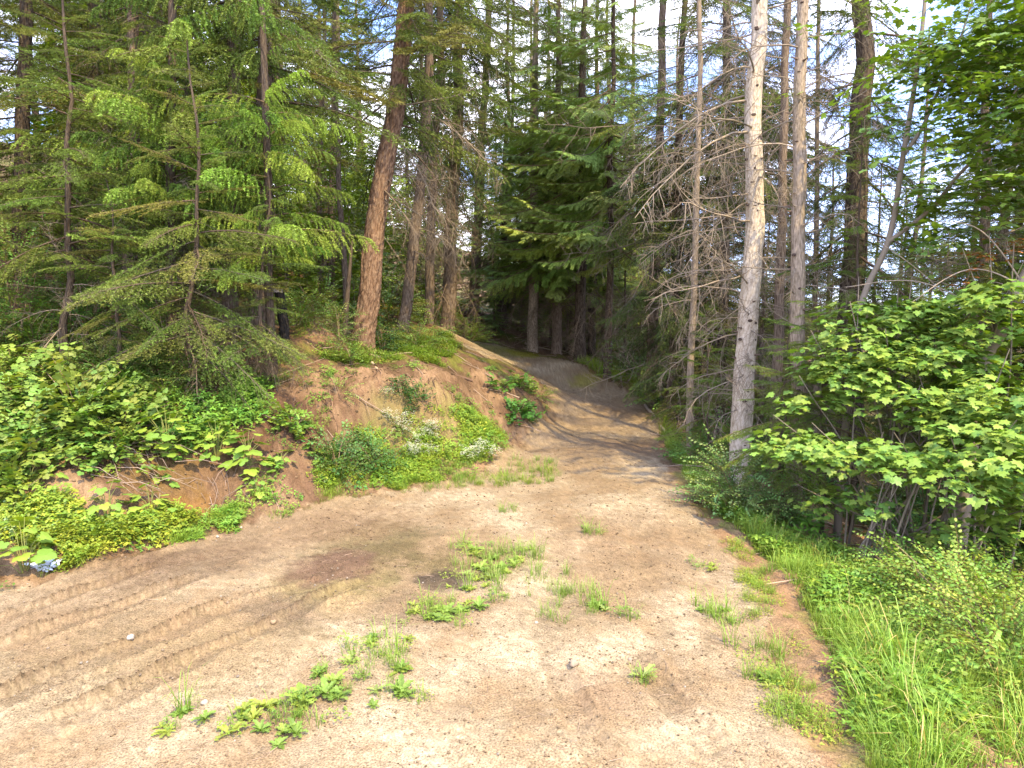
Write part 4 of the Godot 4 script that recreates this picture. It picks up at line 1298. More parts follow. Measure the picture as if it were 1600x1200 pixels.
func build_right_trees() -> void:
	var w := Color(1, 1, 1)
	var o := stand("spruce_tree", "thick pale grey trunk with bare side branches at the right edge of the track", Vector3(3.76, -0.19, -11.00), Vector3(3.75, 6.61, -11.00), 19.0, 0.185, "bark_pale", 201, "", 40, 150, 0.012)
	boughs(o, "dead_branch", "dead", paths[o], 20, 1.2, 3.6, 1.2, 1.8, -0.2, -0.1, w, 202, 1.6, 4.7, true)
	boughs(o, "dead_branch", "dead", paths[o], 26, 3.4, 7.6, 1.9, 2.5, -0.35, 0.1, w, 203, 2.1, 4.3, true)
	boughs(o, "dead_branch", "dead", paths[o], 18, 1.6, 7.6, 1.0, 1.6, -0.2, 0.2, w, 204, -1.3, 1.3, true)
	boughs(o, "crown", "fir", paths[o], 15, 9.0, 18.6, 2.0, 0.4, -0.2, 0.3, w, 205)
	knots(o, paths[o], 0.185, 206, 46)
	o = stand("spruce_tree", "brown trunk just right of the thick pale grey one, set back a little", Vector3(4.91, -0.61, -12.60), Vector3(4.87, 7.18, -12.60), 18.0, 0.11, "bark_brown", 211, "", 20, 90, 0.01)
	boughs(o, "dead_branches", "dead", paths[o], 26, 1.0, 8.0, 1.1, 1.7, -0.2, 0.0, w, 212)
	boughs(o, "crown", "fir", paths[o], 14, 8.8, 17.6, 1.8, 0.4, -0.2, 0.3, w, 213)
	o = stand("spruce_tree", "greyish scaly trunk ringed by branch scars, right of the brown one", Vector3(4.06, -0.38, -9.60), Vector3(4.02, 5.94, -9.80), 17.0, 0.125, "bark_grey", 221, "", 30, 120, 0.01)
	boughs(o, "dead_branches", "dead", paths[o], 36, 1.2, 7.0, 1.0, 1.6, -0.1, 0.1, w, 222)
	boughs(o, "crown", "fir", paths[o], 14, 8.4, 16.6, 1.8, 0.4, -0.2, 0.3, w, 223)
	knots(o, paths[o], 0.125, 224, 40)
	o = stand("spruce_tree", "slender grey trunk behind the greyish scaly one, bright sky beside it", Vector3(6.81, -1.60, -15.00), Vector3(6.41, 7.91, -15.00), 18.0, 0.08, "bark_grey", 231, "", 12, 60, 0.006)
	boughs(o, "dead_branches", "dead", paths[o], 26, 1.5, 8.6, 1.1, 1.5, -0.1, 0.0, w, 232)
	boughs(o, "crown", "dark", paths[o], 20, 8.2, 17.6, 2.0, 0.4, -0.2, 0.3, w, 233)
	o = stand("spruce_tree", "wide dark trunk bristling with fine dead twigs, behind the leaning grey maple stems", Vector3(6.96, -1.03, -14.00), Vector3(6.86, 7.32, -14.00), 20.0, 0.3, "bark_dark", 241, "", 20, 60, 0.015)
	boughs(o, "dead_branches", "deadbrown", paths[o], 44, 0.8, 9.0, 1.6, 2.0, -0.2, 0.0, w, 242)
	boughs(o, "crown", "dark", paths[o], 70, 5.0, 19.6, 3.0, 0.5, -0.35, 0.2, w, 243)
	o = stand("spruce_tree", "slender pale trunk at the track edge, left of the thick pale grey one", Vector3(3.37, -0.22, -12.60), Vector3(3.30, 6.21, -12.60), 16.0, 0.075, "bark_grey", 251, "", 14, 80, 0.005)
	boughs(o, "dead_branches", "dead", paths[o], 13, 1.0, 7.0, 0.9, 1.5, -0.3, -0.1, w, 252)
	boughs(o, "crown", "fir", paths[o], 22, 6.5, 15.7, 1.6, 0.3, -0.2, 0.3, w, 253)
	boughs(o, "crown", "bright", paths[o], 7, 0.8, 3.0, 1.0, 1.2, 0.0, 0.1, Color(0.8, 0.8, 0.8), 254)
	o = stand("spruce_tree", "rough brown trunk with long bare twigs reaching left over the track edge", Vector3(3.63, 0.19, -17.60), Vector3(3.66, 7.29, -17.60), 19.0, 0.165, "bark_brown", 261, "", 20, 80, 0.014)
	boughs(o, "dead_branches", "dead", paths[o], 14, 1.0, 7.5, 2.2, 2.8, -0.5, -0.3, w, 262, 2.2, 4.2)
	boughs(o, "dead_branches", "deadbrown", paths[o], 14, 1.0, 8.0, 1.2, 1.8, -0.2, -0.1, w, 263)
	boughs(o, "crown", "fir", paths[o], 50, 10.5, 18.6, 1.8, 0.4, -0.2, 0.3, w, 264)
	o = stand("spruce_tree", "dark trunk half hidden between the slender pale trunk and the rough brown one", Vector3(3.90, -0.57, -16.50), Vector3(3.91, 6.86, -16.50), 18.0, 0.13, "bark_dark", 271)
	boughs(o, "dead_branches", "deadbrown", paths[o], 24, 0.8, 7.5, 1.4, 1.8, -0.3, -0.1, w, 272)
	boughs(o, "crown", "dark", paths[o], 44, 0.8, 6.5, 1.8, 2.2, -0.3, -0.2, w, 274)
	boughs(o, "crown", "fir", paths[o], 60, 4.5, 17.6, 2.2, 0.4, -0.2, 0.3, w, 273)
	o = stand("spruce_tree", "dark brown trunk directly behind the thick pale grey one, on its left side", Vector3(4.93, -1.25, -16.00), Vector3(4.78, 7.43, -16.00), 19.0, 0.14, "bark_dark", 281)
	boughs(o, "dead_branches", "deadbrown", paths[o], 24, 0.8, 9.0, 1.5, 2.0, -0.3, -0.1, w, 282)
	boughs(o, "crown", "fir", paths[o], 60, 0.8, 8.5, 1.9, 2.4, -0.3, -0.1, Color(0.8, 0.8, 0.8), 284)
	boughs(o, "crown", "dark", paths[o], 76, 6.0, 18.6, 2.6, 0.4, -0.2, 0.3, w, 283)
	o = stand("spruce_tree", "reddish brown trunk between the thick pale grey trunk and the brown one, far back", Vector3(6.79, -1.62, -19.00), Vector3(6.65, 8.97, -19.00), 20.0, 0.16, "bark_brown", 291)
	boughs(o, "dead_branches", "deadbrown", paths[o], 30, 1.5, 10.0, 1.5, 2.0, -0.2, 0.0, w, 292)
	boughs(o, "crown", "fir", paths[o], 64, 1.0, 10.0, 2.0, 2.6, -0.3, -0.1, Color(0.8, 0.8, 0.8), 294)
	boughs(o, "crown", "dark", paths[o], 76, 7.0, 19.6, 2.6, 0.4, -0.2, 0.3, w, 293)
	# little firs that put fresh green between the bare trunks
	var small := [
		["small fir with fresh green tiers in front of the wide dark trunk", Vector3(4.90, 0.70, -9.60), Vector3(4.73, 5.21, -9.60), 6.0, 0.04, 26, 3.2],
		["small fir with flat green sprays crossing the brown and greyish trunks low down", Vector3(3.73, 0.25, -9.20), Vector3(3.69, 2.15, -9.20), 2.7, 0.03, 30, 0.6],
		["small fir behind the maple shrub, green sprays beside the greyish scaly trunk", Vector3(4.22, 0.48, -9.00), Vector3(4.01, 3.03, -9.00), 3.4, 0.035, 30, 1.3],
		["small fir between the slender pale trunk and the thick pale grey one", Vector3(3.54, -0.26, -12.00), Vector3(3.42, 2.03, -12.00), 2.9, 0.03, 30, 0.4],
	]
	for i in small.size():
		var q: Array = small[i]
		o = stand("small_fir", q[0], q[1], q[2], q[3], q[4], "bark_dark", 300 + i, "", 8, 20, 0.002)
		boughs(o, "crown", "bright", paths[o], q[5], q[6], q[3] - 0.05, 1.3, 0.35, -0.1, 0.35, Color(1.15, 1.15, 0.9), 310 + i)
	build_maples()


# dark branch scars and short stubs on a pale trunk
func knots(tree: Node3D, path: PackedVector3Array, r0: float, seed_: int, n: int) -> void:
	var r := rngs(seed_)
	var b := MB.new()
	for i in 2 * n:
		var y := r.randf_range(0.3, 7.5)
		var a := r.randf() * TAU
		var q := Vector3(cos(a), 0, sin(a))
		var p := on_path(path, y) + q * (r0 * lerpf(1.0, 0.62, y / 9.0) * 0.985)
		var s := Vector3(-q.z, 0, q.x)
		var wd := r.randf_range(0.012, 0.045)
		var ht := wd * r.randf_range(0.3, 0.7)
		if i % 4 == 0:
			b.tube(PackedVector3Array([p - q * 0.02, p + q * 0.02, p + q * r.randf_range(0.04, 0.1) + Vector3(0, 0.01, 0)]), PackedFloat32Array([0.02, 0.012, 0.006]), 6, Color(0.14, 0.1, 0.075))
		else:
			for k in 6:
				var a0 := TAU * k / 6.0
				var a1 := TAU * (k + 1) / 6.0
				b.tri(p + q * 0.012, p + s * cos(a1) * wd + Vector3(0, sin(a1) * ht, 0), p + s * cos(a0) * wd + Vector3(0, sin(a0) * ht, 0), Color(0.07, 0.05, 0.04))
	part(tree, "branch_scars", b.mesh(mats.twig), null).set_meta("kind", "stuff")


# ---------------------------------------------------------------- maples at the right
func curve_tube(b: MB, pts: PackedVector3Array, r0: float, r1: float, sides: int, col: Color) -> PackedVector3Array:
	var c := Curve3D.new()
	for i in pts.size():
		var t := (pts[mini(i + 1, pts.size() - 1)] - pts[maxi(i - 1, 0)]) * 0.2
		c.add_point(pts[i], -t, t)
	var p := c.tessellate_even_length(4, 0.14)
	var rr := PackedFloat32Array()
	for i in p.size():
		rr.push_back(lerpf(r0, r1, float(i) / (p.size() - 1)))
	b.tube(p, rr, sides, col)
	return p


func build_maples() -> void:
	var grey_stem := Color(0.2, 0.17, 0.13)
	# the leaning forked one
	var o := thing("maple_tree", "grey forked maple leaning right, stems crossing the dark trunk, leafy top at right edge", "tree", on(Vector2(Vector3(4.42, -0.41, -9.00).x, Vector3(4.42, -0.41, -9.00).z)))
	var b0 := o.position
	var r := rngs(401)
	var stems := [
		["stem", [Vector3.ZERO, Vector3(4.46, 1.26, -9.00) - b0, Vector3(4.57, 2.70, -9.00) - b0, Vector3(4.88, 3.57, -9.00) - b0, Vector3(5.00, 4.61, -9.00) - b0, Vector3(5.13, 5.94, -9.00) - b0, Vector3(5.16, 6.96, -9.00) - b0], 0.052, 0.022],
		["limb", [Vector3(4.86, 3.53, -9.00) - b0, Vector3(5.25, 3.91, -8.80) - b0, Vector3(5.43, 4.26, -8.60) - b0, Vector3(5.57, 4.56, -8.40) - b0, Vector3(5.89, 5.34, -8.20) - b0], 0.03, 0.01],
		["limb", [Vector3(5.02, 4.65, -9.00) - b0, Vector3(5.16, 4.94, -8.90) - b0, Vector3(5.25, 5.30, -8.80) - b0, Vector3(5.44, 5.76, -8.80) - b0, Vector3(5.62, 6.43, -8.80) - b0], 0.026, 0.009],
	]
	var tips: Array = []
	for s in stems:
		var b := MB.new()
		tips.push_back(curve_tube(b, PackedVector3Array(s[1]), s[2], s[3], 10, grey_stem))
		part(o, s[0], b.mesh(mats.twig), null)
	var xs: Array = [[], [], []]
	var cs: Array = [[], [], []]
	# leaf layers: centre, half sizes, number of twigs
	for q in [[Vector3(5.55, 5.37, -8.30), Vector3(1.0, 0.55, 0.9), 190], [Vector3(5.52, 5.68, -8.80), Vector3(0.8, 0.35, 0.7), 70], [Vector3(5.59, 4.61, -8.00), Vector3(0.75, 0.3, 0.8), 80], [Vector3(5.61, 4.08, -8.40), Vector3(0.8, 0.28, 0.7), 80], [Vector3(5.24, 5.83, -9.00), Vector3(0.45, 0.3, 0.5), 26], [Vector3(5.62, 5.95, -8.00), Vector3(1.4, 0.8, 1.2), 120], [Vector3(6.49, 5.07, -8.00), Vector3(0.9, 1.2, 1.2), 140], [Vector3(5.39, 3.49, -8.60), Vector3(0.5, 0.25, 0.5), 30]]:
		for i in q[2]:
			var p: Vector3 = q[0] + Vector3(r.randfn() * q[1].x, r.randfn() * q[1].y, r.randfn() * q[1].z) * 0.62
			var k := r.randi_range(0, 2)
			xs[k].push_back(Transform3D(Basis(Vector3.UP, r.randf() * TAU) * Basis(Vector3.BACK, r.randf_range(-0.5, 0.25)).scaled(Vector3.ONE * r.randf_range(0.7, 1.1)), p - b0))
			cs[k].push_back(Color(1, 1, 1) * r.randf_range(0.7, 1.2))
	for k in 3:
		var x: Array[Transform3D] = []
		var c: Array[Color] = []
		x.assign(xs[k])
		c.assign(cs[k])
		many(o, "foliage", meshes.maple_twig[k], mats.leaf, x, c)
	# the big leafy shrub
	o = thing("maple_shrub", "large maple shrub with tiers of lobed leaves over many thin grey stems", "shrub", on(Vector2(Vector3(4.63, -0.39, -8.00).x, Vector3(4.63, -0.39, -8.00).z)))
	b0 = o.position
	var layers := [
		[Vector3(3.38, 1.21, -7.90), 0.5, 0.4, 30], [Vector3(3.62, 1.19, -7.60), 0.6, 0.5, 40], [Vector3(4.43, 2.11, -8.00), 0.75, 0.6, 55], [Vector3(4.09, 1.97, -8.20), 0.5, 0.5, 32], [Vector3(4.95, 2.26, -8.00), 0.7, 0.7, 55],
		[Vector3(5.30, 1.94, -7.40), 0.8, 0.8, 62], [Vector3(5.53, 2.55, -8.00), 0.7, 0.6, 40], [Vector3(4.65, 1.84, -7.70), 0.7, 0.7, 45], [Vector3(4.02, 1.16, -7.40), 0.55, 0.5, 24], [Vector3(3.84, 0.65, -7.40), 0.4, 0.45, 9],
		[Vector3(4.20, 1.15, -7.10), 0.5, 0.5, 18], [Vector3(4.61, 1.13, -6.90), 0.65, 0.6, 44], [Vector3(4.85, 1.37, -6.70), 0.6, 0.6, 44], [Vector3(5.18, 0.62, -6.80), 0.6, 0.6, 22], [Vector3(5.08, 0.35, -7.20), 0.6, 0.5, 14],
		[Vector3(4.73, 0.07, -7.40), 0.35, 0.35, 7], [Vector3(5.23, 1.66, -6.90), 0.8, 0.8, 60], [Vector3(5.76, 0.97, -7.00), 0.8, 0.9, 60], [Vector3(3.72, 0.44, -7.90), 0.35, 0.4, 6], [Vector3(4.23, 2.70, -8.40), 0.35, 0.4, 14],
		[Vector3(4.14, 2.40, -8.20), 0.5, 0.5, 30], [Vector3(5.28, 2.78, -8.10), 0.6, 0.5, 34], [Vector3(4.79, 2.70, -8.30), 0.5, 0.5, 26], [Vector3(5.51, 2.91, -7.60), 0.6, 0.6, 34], [Vector3(3.82, 2.08, -8.30), 0.4, 0.4, 20],
		[Vector3(4.84, 1.59, -7.40), 0.6, 0.6, 40], [Vector3(3.64, 1.62, -8.20), 0.35, 0.4, 16], [Vector3(4.71, 2.55, -8.40), 0.5, 0.5, 24],
	]
	var leaf_spots: Array = []
	for q in layers:
		var c0: Vector3 = q[0]
		# a stem from the foot of the shrub up into the layer
		var foot := Vector3(r.randf_range(-0.75, 1.1), 0, r.randf_range(-0.35, 0.35))
		foot.y = land(b0.x + foot.x, b0.z + foot.z) - b0.y - 0.1
		var top := c0 - b0
		var b := MB.new()
		var mid := foot.lerp(top, 0.5) + Vector3(r.randf_range(-0.12, 0.12), 0.15 * top.y, r.randf_range(-0.1, 0.1))
		curve_tube(b, PackedVector3Array([foot, mid, top, top + (top - mid) * 0.35]), r.randf_range(0.014, 0.024), 0.005, 6, shade(grey_stem, r.randf_range(0.7, 1.1)))
		part(o, "stem", b.mesh(mats.twig), null)
		for i in int(q[3]):
			# leaf sprays spread flat and dip towards their rim
			var a := r.randf() * TAU
			var k := sqrt(r.randf())
			var p := c0 + Vector3(cos(a) * k * q[1], r.randf_range(-0.09, 0.11) - 0.3 * k * k * q[1], sin(a) * k * q[2])
			leaf_spots.push_back([p - b0, a])
	for i in 16:
		var u := r.randf_range(-0.9, 1.2)
		var b := MB.new()
		var foot := Vector3(u, 0, r.randf_range(0.1, 0.6))
		foot.y = land(b0.x + foot.x, b0.z + foot.z) - b0.y - 0.1
		var tip := foot + Vector3(r.randf_range(-0.35, 0.75), r.randf_range(1.1, 2.2), r.randf_range(-0.2, 0.25))
		curve_tube(b, PackedVector3Array([foot, foot.lerp(tip, 0.5) + Vector3(r.randf_range(-0.08, 0.08), 0, 0), tip]), r.randf_range(0.011, 0.02), 0.005, 6, shade(Color(0.3, 0.26, 0.21), r.randf_range(0.7, 1.15)))
		part(o, "stem", b.mesh(mats.twig), null)
	var leaf_x: Array = []
	for q in leaf_spots:
		for i in 9:
			var a: float = q[1] + r.randf_range(-1.3, 1.3)
			var p: Vector3 = q[0] + Vector3(r.randf_range(-0.13, 0.13), r.randf_range(-0.07, 0.07), r.randf_range(-0.13, 0.13))
			var bs := Basis(Vector3.UP, -a) * Basis(Vector3.BACK, r.randf_range(-0.75, 0.1)) * Basis(Vector3.RIGHT, r.randf_range(-0.4, 0.4))
			leaf_x.push_back(Transform3D(bs.scaled(Vector3.ONE * r.randf_range(0.06, 0.13)), p))
	# the nearest leaves are leaves of their own, the rest one mass
	var order: Array = range(leaf_x.size())
	order.sort_custom(func(i: int, j: int) -> bool: return (leaf_x[i].origin + b0).length_squared() / leaf_x[i].basis.x.length_squared() < (leaf_x[j].origin + b0).length_squared() / leaf_x[j].basis.x.length_squared())
	var x: Array[Transform3D] = []
	var c: Array[Color] = []
	for i in order.size():
		if i < 290:
			part(o, "leaf", meshes.maple_leaf[i % 3], null, leaf_x[order[i]])
		else:
			x.push_back(leaf_x[order[i]])
			var tone := r.randf_range(0.7, 1.25)
			c.push_back(Color(tone * r.randf_range(0.8, 1.2), tone, tone))
	many(o, "foliage", meshes.maple_leaf[0], mats.leaf, x, c)
	# twigs inside
	boughs(o, "dead_branches", "dead", PackedVector3Array([Vector3(0, 0, -0.6), Vector3(0.6, 3, -0.8)]), 18, 0.3, 2.2, 0.8, 1.0, 0.5, 0.5, Color(0.6, 0.6, 0.6), 405)
	# thick grey stem at the right edge
	o = thing("maple_tree", "thick grey stem leaning in at the right edge with bare shoots and brown leaves", "tree", on(Vector2(Vector3(5.78, 0.41, -8.60).x, Vector3(5.78, 0.41, -8.60).z)))
	b0 = o.position
	var bb := MB.new()
	curve_tube(bb, PackedVector3Array([Vector3.ZERO, Vector3(5.78, 1.76, -8.40) - b0, Vector3(5.83, 2.40, -8.20) - b0, Vector3(5.94, 3.00, -8.00) - b0, Vector3(6.31, 3.80, -8.00) - b0, Vector3(6.45, 5.41, -8.00) - b0]), 0.11, 0.06, 12, Color(0.24, 0.2, 0.16))
	part(o, "stem", bb.mesh(mats.twig), null)
	for i in 14:
		bb = MB.new()
		var s0 := (Vector3(5.77, 2.08, -8.30) - b0).lerp(Vector3(5.94, 3.00, -8.00) - b0, r.randf())
		var e := Vector3(4.94, 3.08, -8.20) - b0 + Vector3(r.randf_range(-0.9, 1.2), r.randf_range(-0.5, 0.8), r.randf_range(-0.5, 0.5))
		curve_tube(bb, PackedVector3Array([s0, s0.lerp(e, 0.5) + Vector3(0, r.randf_range(-0.1, 0.3), 0), e]), 0.011, 0.003, 5, Color(0.32, 0.26, 0.2))
		part(o, "shoot", bb.mesh(mats.twig), null)
	boughs(o, "dead_branches", "dead", PackedVector3Array([Vector3(5.00, 2.78, -8.40) - b0, Vector3(5.95, 3.68, -8.20) - b0]), 10, (Vector3(5.00, 2.78, -8.40) - b0).y, (Vector3(5.95, 3.68, -8.20) - b0).y, 0.9, 1.2, 0.1, 0.3, Color(0.7, 0.7, 0.65), 407)
	var bx: Array[Transform3D] = []
	var bc: Array[Color] = []
	for i in 26:
		var p := [Vector3(5.37, 3.18, -8.00), Vector3(5.61, 3.36, -8.00), Vector3(5.83, 3.44, -8.00), Vector3(5.27, 3.00, -8.00)][i % 4] as Vector3
		bx.push_back(Transform3D(Basis(Vector3.UP, r.randf() * TAU).scaled(Vector3.ONE * r.randf_range(0.5, 0.8)), p - b0 + jitter(r, 0.14)))
		bc.push_back(Color(1, 1, 1) * r.randf_range(0.7, 1.2))
	many(o, "brown_leaves", meshes.brown_twig[0], mats.leaf, bx, bc)


# ---------------------------------------------------------------- the rest of the forest
func build_forest_fill() -> void:
	var w := Color(1, 1, 1)
	# kinds to copy: dense fir, bare-legged fir, cedar, light-leaved, slim dark spruce
	var protos: Array[Node3D] = []
	var r := rngs(500)
	for i in 7:
		var o := conifer("forest_tree", "", "tree", Vector3(0, -200, 0), Vector3(0.15 * (i - 2.5), 8, 0.1), [19.0, 21.0, 16.0, 15.0, 18.0, 20.0, 6.0][i], [0.2, 0.22, 0.2, 0.12, 0.15, 0.17, 0.04][i], ["bark_brown", "bark_brown", "bark_dark", "bark_grey", "bark_dark", "bark_grey", "bark_grey"][i], 510 + i, "", 10, 24, 0.006)
		var hgt: float = [19.0, 21.0, 16.0, 15.0, 18.0, 20.0, 6.0][i]
		match i:
			0:
				boughs(o, "crown", "fir", paths[o], 130, 1.5, hgt - 0.3, 3.0, 0.5, -0.2, 0.3, w, 520)
			1:
				boughs(o, "crown", "fir", paths[o], 90, 7.0, hgt - 0.3, 2.8, 0.5, -0.2, 0.3, w, 521)
				boughs(o, "dead_branches", "deadbrown", paths[o], 50, 1.5, 8.0, 1.4, 2.0, -0.3, -0.2, w, 522)
			2:
				boughs(o, "crown", "cedar", paths[o], 100, 1.5, hgt - 0.3, 3.0, 0.5, -0.1, 0.3, w, 523)
			3, 6:
				boughs(o, "crown", "maple_twig", paths[o], 460, 1.5, hgt - 0.3, 4.5, 2.5, 0.5, 0.9, Color(1.5, 1.25, 0.9), 524)
				spread_twigs(o, paths[o], hgt, 525 + i)
			4:
				boughs(o, "crown", "dark", paths[o], 90, 4.0, hgt - 0.3, 2.4, 0.4, -0.3, 0.2, w, 526)
				boughs(o, "dead_branches", "deadbrown", paths[o], 70, 0.8, 8.0, 1.4, 1.8, -0.2, 0.0, w, 527)
			5:
				boughs(o, "dead_branches", "dead", paths[o], 70, 1.0, 10.0, 1.3, 1.9, -0.2, 0.0, w, 528)
				boughs(o, "crown", "fir", paths[o], 70, 9.0, hgt - 0.3, 2.4, 0.4, -0.2, 0.3, w, 529)
		protos.push_back(o)
	var what := ["dense green fir", "bare-legged fir with a high crown", "cedar with drooping boughs", "light green broad-leaved tree", "dark slim spruce", "spruce with bare grey twigs", "small yellow-green broad-leaved tree"]
	# where each lot stands: x range, z range, kinds, number, words
	var lots := [
		[-26.0, -7.0, -34.0, -17.0, [0, 1, 1, 3, 0, 1], 26, "among the trunks on the slope above the left bank"],
		[-34.0, -3.0, -62.0, -34.0, [3, 1, 0, 3, 2, 1], 26, "far up the slope behind the left bank"],
		[-14.0, -3.2, -36.0, -18.5, [6], 26, "glowing in sunlight among the trunks above the bank"],
		[-20.0, -8.5, -16.0, -9.0, [0, 0, 1], 9, "in the thicket behind the shrubs of the left bank"],
		[0.5, 9.0, -58.0, -36.0, [2, 4, 0, 2, 0], 22, "behind the cedars at the bend", 0.8],
		[-1.5, 7.5, -36.0, -27.5, [2, 0, 2], 12, "in the second rank of the cedars at the bend", 0.6],
		[2.0, 5.0, -30.0, -22.5, [2, 0], 8, "close behind the right edge of the bend, low to the ground", 0.3],
		[-2.0, 1.4, -32.0, -27.5, [2, 0], 6, "behind the front cedars at the bend, low to the ground", 0.28],
		[2.0, 13.0, -58.0, -38.0, [0], 9, "far beyond the bend, right of the sky gap", 1.15],
		[4.4, 9.5, -30.0, -15.0, [0, 0, 2, 0], 26, "filling the shade between the bare trunks at the right", 0.36],
		[7.0, 16.0, -34.0, -20.0, [0, 0, 2, 1, 4], 18, "in the shade beyond the right edge of the track", 0.7],
		[9.5, 24.0, -36.0, -14.0, [0, 4, 0, 0, 3], 19, "down the slope behind the bare trunks at the right", 0.8],
		[7.0, 14.0, -15.0, -8.0, [3, 0, 3, 0, 0], 18, "behind the maple shrub at the right edge", 0.75],
	]
	var taken := PackedVector2Array()
	for c in get_children():
		if paths.has(c) and c.position.y > -100.0:
			taken.push_back(Vector2(c.position.x, c.position.z))
	for l in lots:
		for i in l[5]:
			var p := Vector2.ZERO
			for tries in 30:
				p = Vector2(r.randf_range(l[0], l[1]), r.randf_range(l[2], l[3]))
				var clear := true
				for q in taken:
					if q.distance_to(p) < 1.5:
						clear = false
						break
				if clear and mask_at(road_mask, p.x, p.y) < 0.05:
					break
			taken.push_back(p)
			var k: int = l[4][i % l[4].size()]
			var o := protos[k].duplicate() as Node3D
			o.name = numbered("forest_tree")
			add_child(o, true)
			var s: float = r.randf_range(0.8, 1.15) * (l[7] if l.size() > 7 else 1.0)
			o.position = on(p, -0.05)
			o.rotation.y = r.randf() * TAU
			o.scale = Vector3.ONE * s
			tag(o, what[k] + " " + l[6], "tree", what[k] + " " + l[6])
	for o in protos:
		remove_child(o)
		o.free()


func spread_twigs(o: Node3D, path: PackedVector3Array, hgt: float, seed_: int) -> void:
	# leaf twigs are short: carry them out from the trunk into layers
	var r := rngs(seed_)
	for c in o.get_children():
		if c is MultiMeshInstance3D:
			var mm: MultiMesh = c.multimesh
			for i in mm.instance_count:
				var t := mm.get_instance_transform(i)
				var y := r.randf_range(2.0 if hgt > 8.0 else 0.4, hgt)
				var reach := (2.6 if hgt > 8.0 else 1.5) * sqrt(maxf(0.05, 1.0 - pow((y - hgt * 0.5) / (hgt * 0.55), 2.0)))
				var a := r.randf() * TAU
				var k := sqrt(r.randf_range(0.1, 1.0)) * reach * (0.75 + 0.35 * sin(a * 3.0 + y * 1.7))
				mm.set_instance_transform(i, Transform3D(Basis(Vector3.UP, r.randf() * TAU) * Basis(Vector3.BACK, r.randf_range(-0.5, 0.3)).scaled(Vector3.ONE * (r.randf_range(1.5, 2.2) if hgt > 8.0 else r.randf_range(0.8, 1.3))), on_path(path, y) + Vector3(cos(a) * k, -0.12 * k, sin(a) * k)))


# ---------------------------------------------------------------- shrubs
func shrub(called: String, label: String, foot: Vector2, rx: float, ry: float, kind: String, n: int, size: float, tint: Color, seed_: int, group := "", stems := 7, low := 0.05) -> Node3D:
	var o := thing(called, label, "shrub" if called.ends_with("shrub") else "plant", on(foot), 0.0, group)
	var r := rngs(seed_)
	var list: Array = meshes[kind]
	var xs: Array = []
	var cs: Array = []
	for m in list.size():
		var x: Array[Transform3D] = []
		var c: Array[Color] = []
		xs.push_back(x)
		cs.push_back(c)
	for i in n:
		var a := r.randf() * TAU
		var u := r.randf_range(low, 1.0)
		var e := sqrt(1.0 - u * u)
		var k := pow(r.randf(), 0.45) * (0.82 + 0.42 * patchy.get_noise_3d(cos(a) * e * 1.4 + seed_, u * 1.4, sin(a) * e * 1.4))
		var p := Vector3(cos(a) * e * rx * k, 0, sin(a) * e * rx * k)
		p.y = land(o.position.x + p.x, o.position.z + p.z) - o.position.y + u * ry * k + 0.04
		var d := Vector3(cos(a) * (0.4 + e), r.randf_range(-0.15, 0.55) + 0.2 * u, sin(a) * (0.4 + e)) + jitter(r, 0.5)
		var m := r.randi_range(0, list.size() - 1)
		xs[m].push_back(Transform3D(along(d, r.randf_range(-0.5, 0.5)).scaled(Vector3.ONE * size * r.randf_range(0.7, 1.2)), p))
		var s := r.randf_range(0.72, 1.22)
		cs[m].push_back(Color(tint.r * s * r.randf_range(0.8, 1.35), tint.g * s, tint.b * s))
	for m in list.size():
		many(o, "foliage", list[m], mats.leaf, xs[m], cs[m])
	if stems > 0:
		var b := MB.new()
		for i in stems:
			var a := r.randf() * TAU
			var f := Vector3(r.randf_range(-0.12, 0.12) * rx, -0.05, r.randf_range(-0.12, 0.12) * rx)
			var e := Vector3(cos(a) * rx * 0.7, ry * r.randf_range(0.5, 0.85), sin(a) * rx * 0.7)
			e.y += land(o.position.x + e.x, o.position.z + e.z) - o.position.y
			var mid := f.lerp(e, 0.5) + Vector3(0, ry * 0.15, 0)
			b.tube(PackedVector3Array([f, mid, e]), PackedFloat32Array([0.009, 0.006, 0.003]), 5, shade(Color(0.2, 0.15, 0.1), r.randf_range(0.7, 1.3)))
		part(o, "stems", b.mesh(mats.twig), null)
	return o


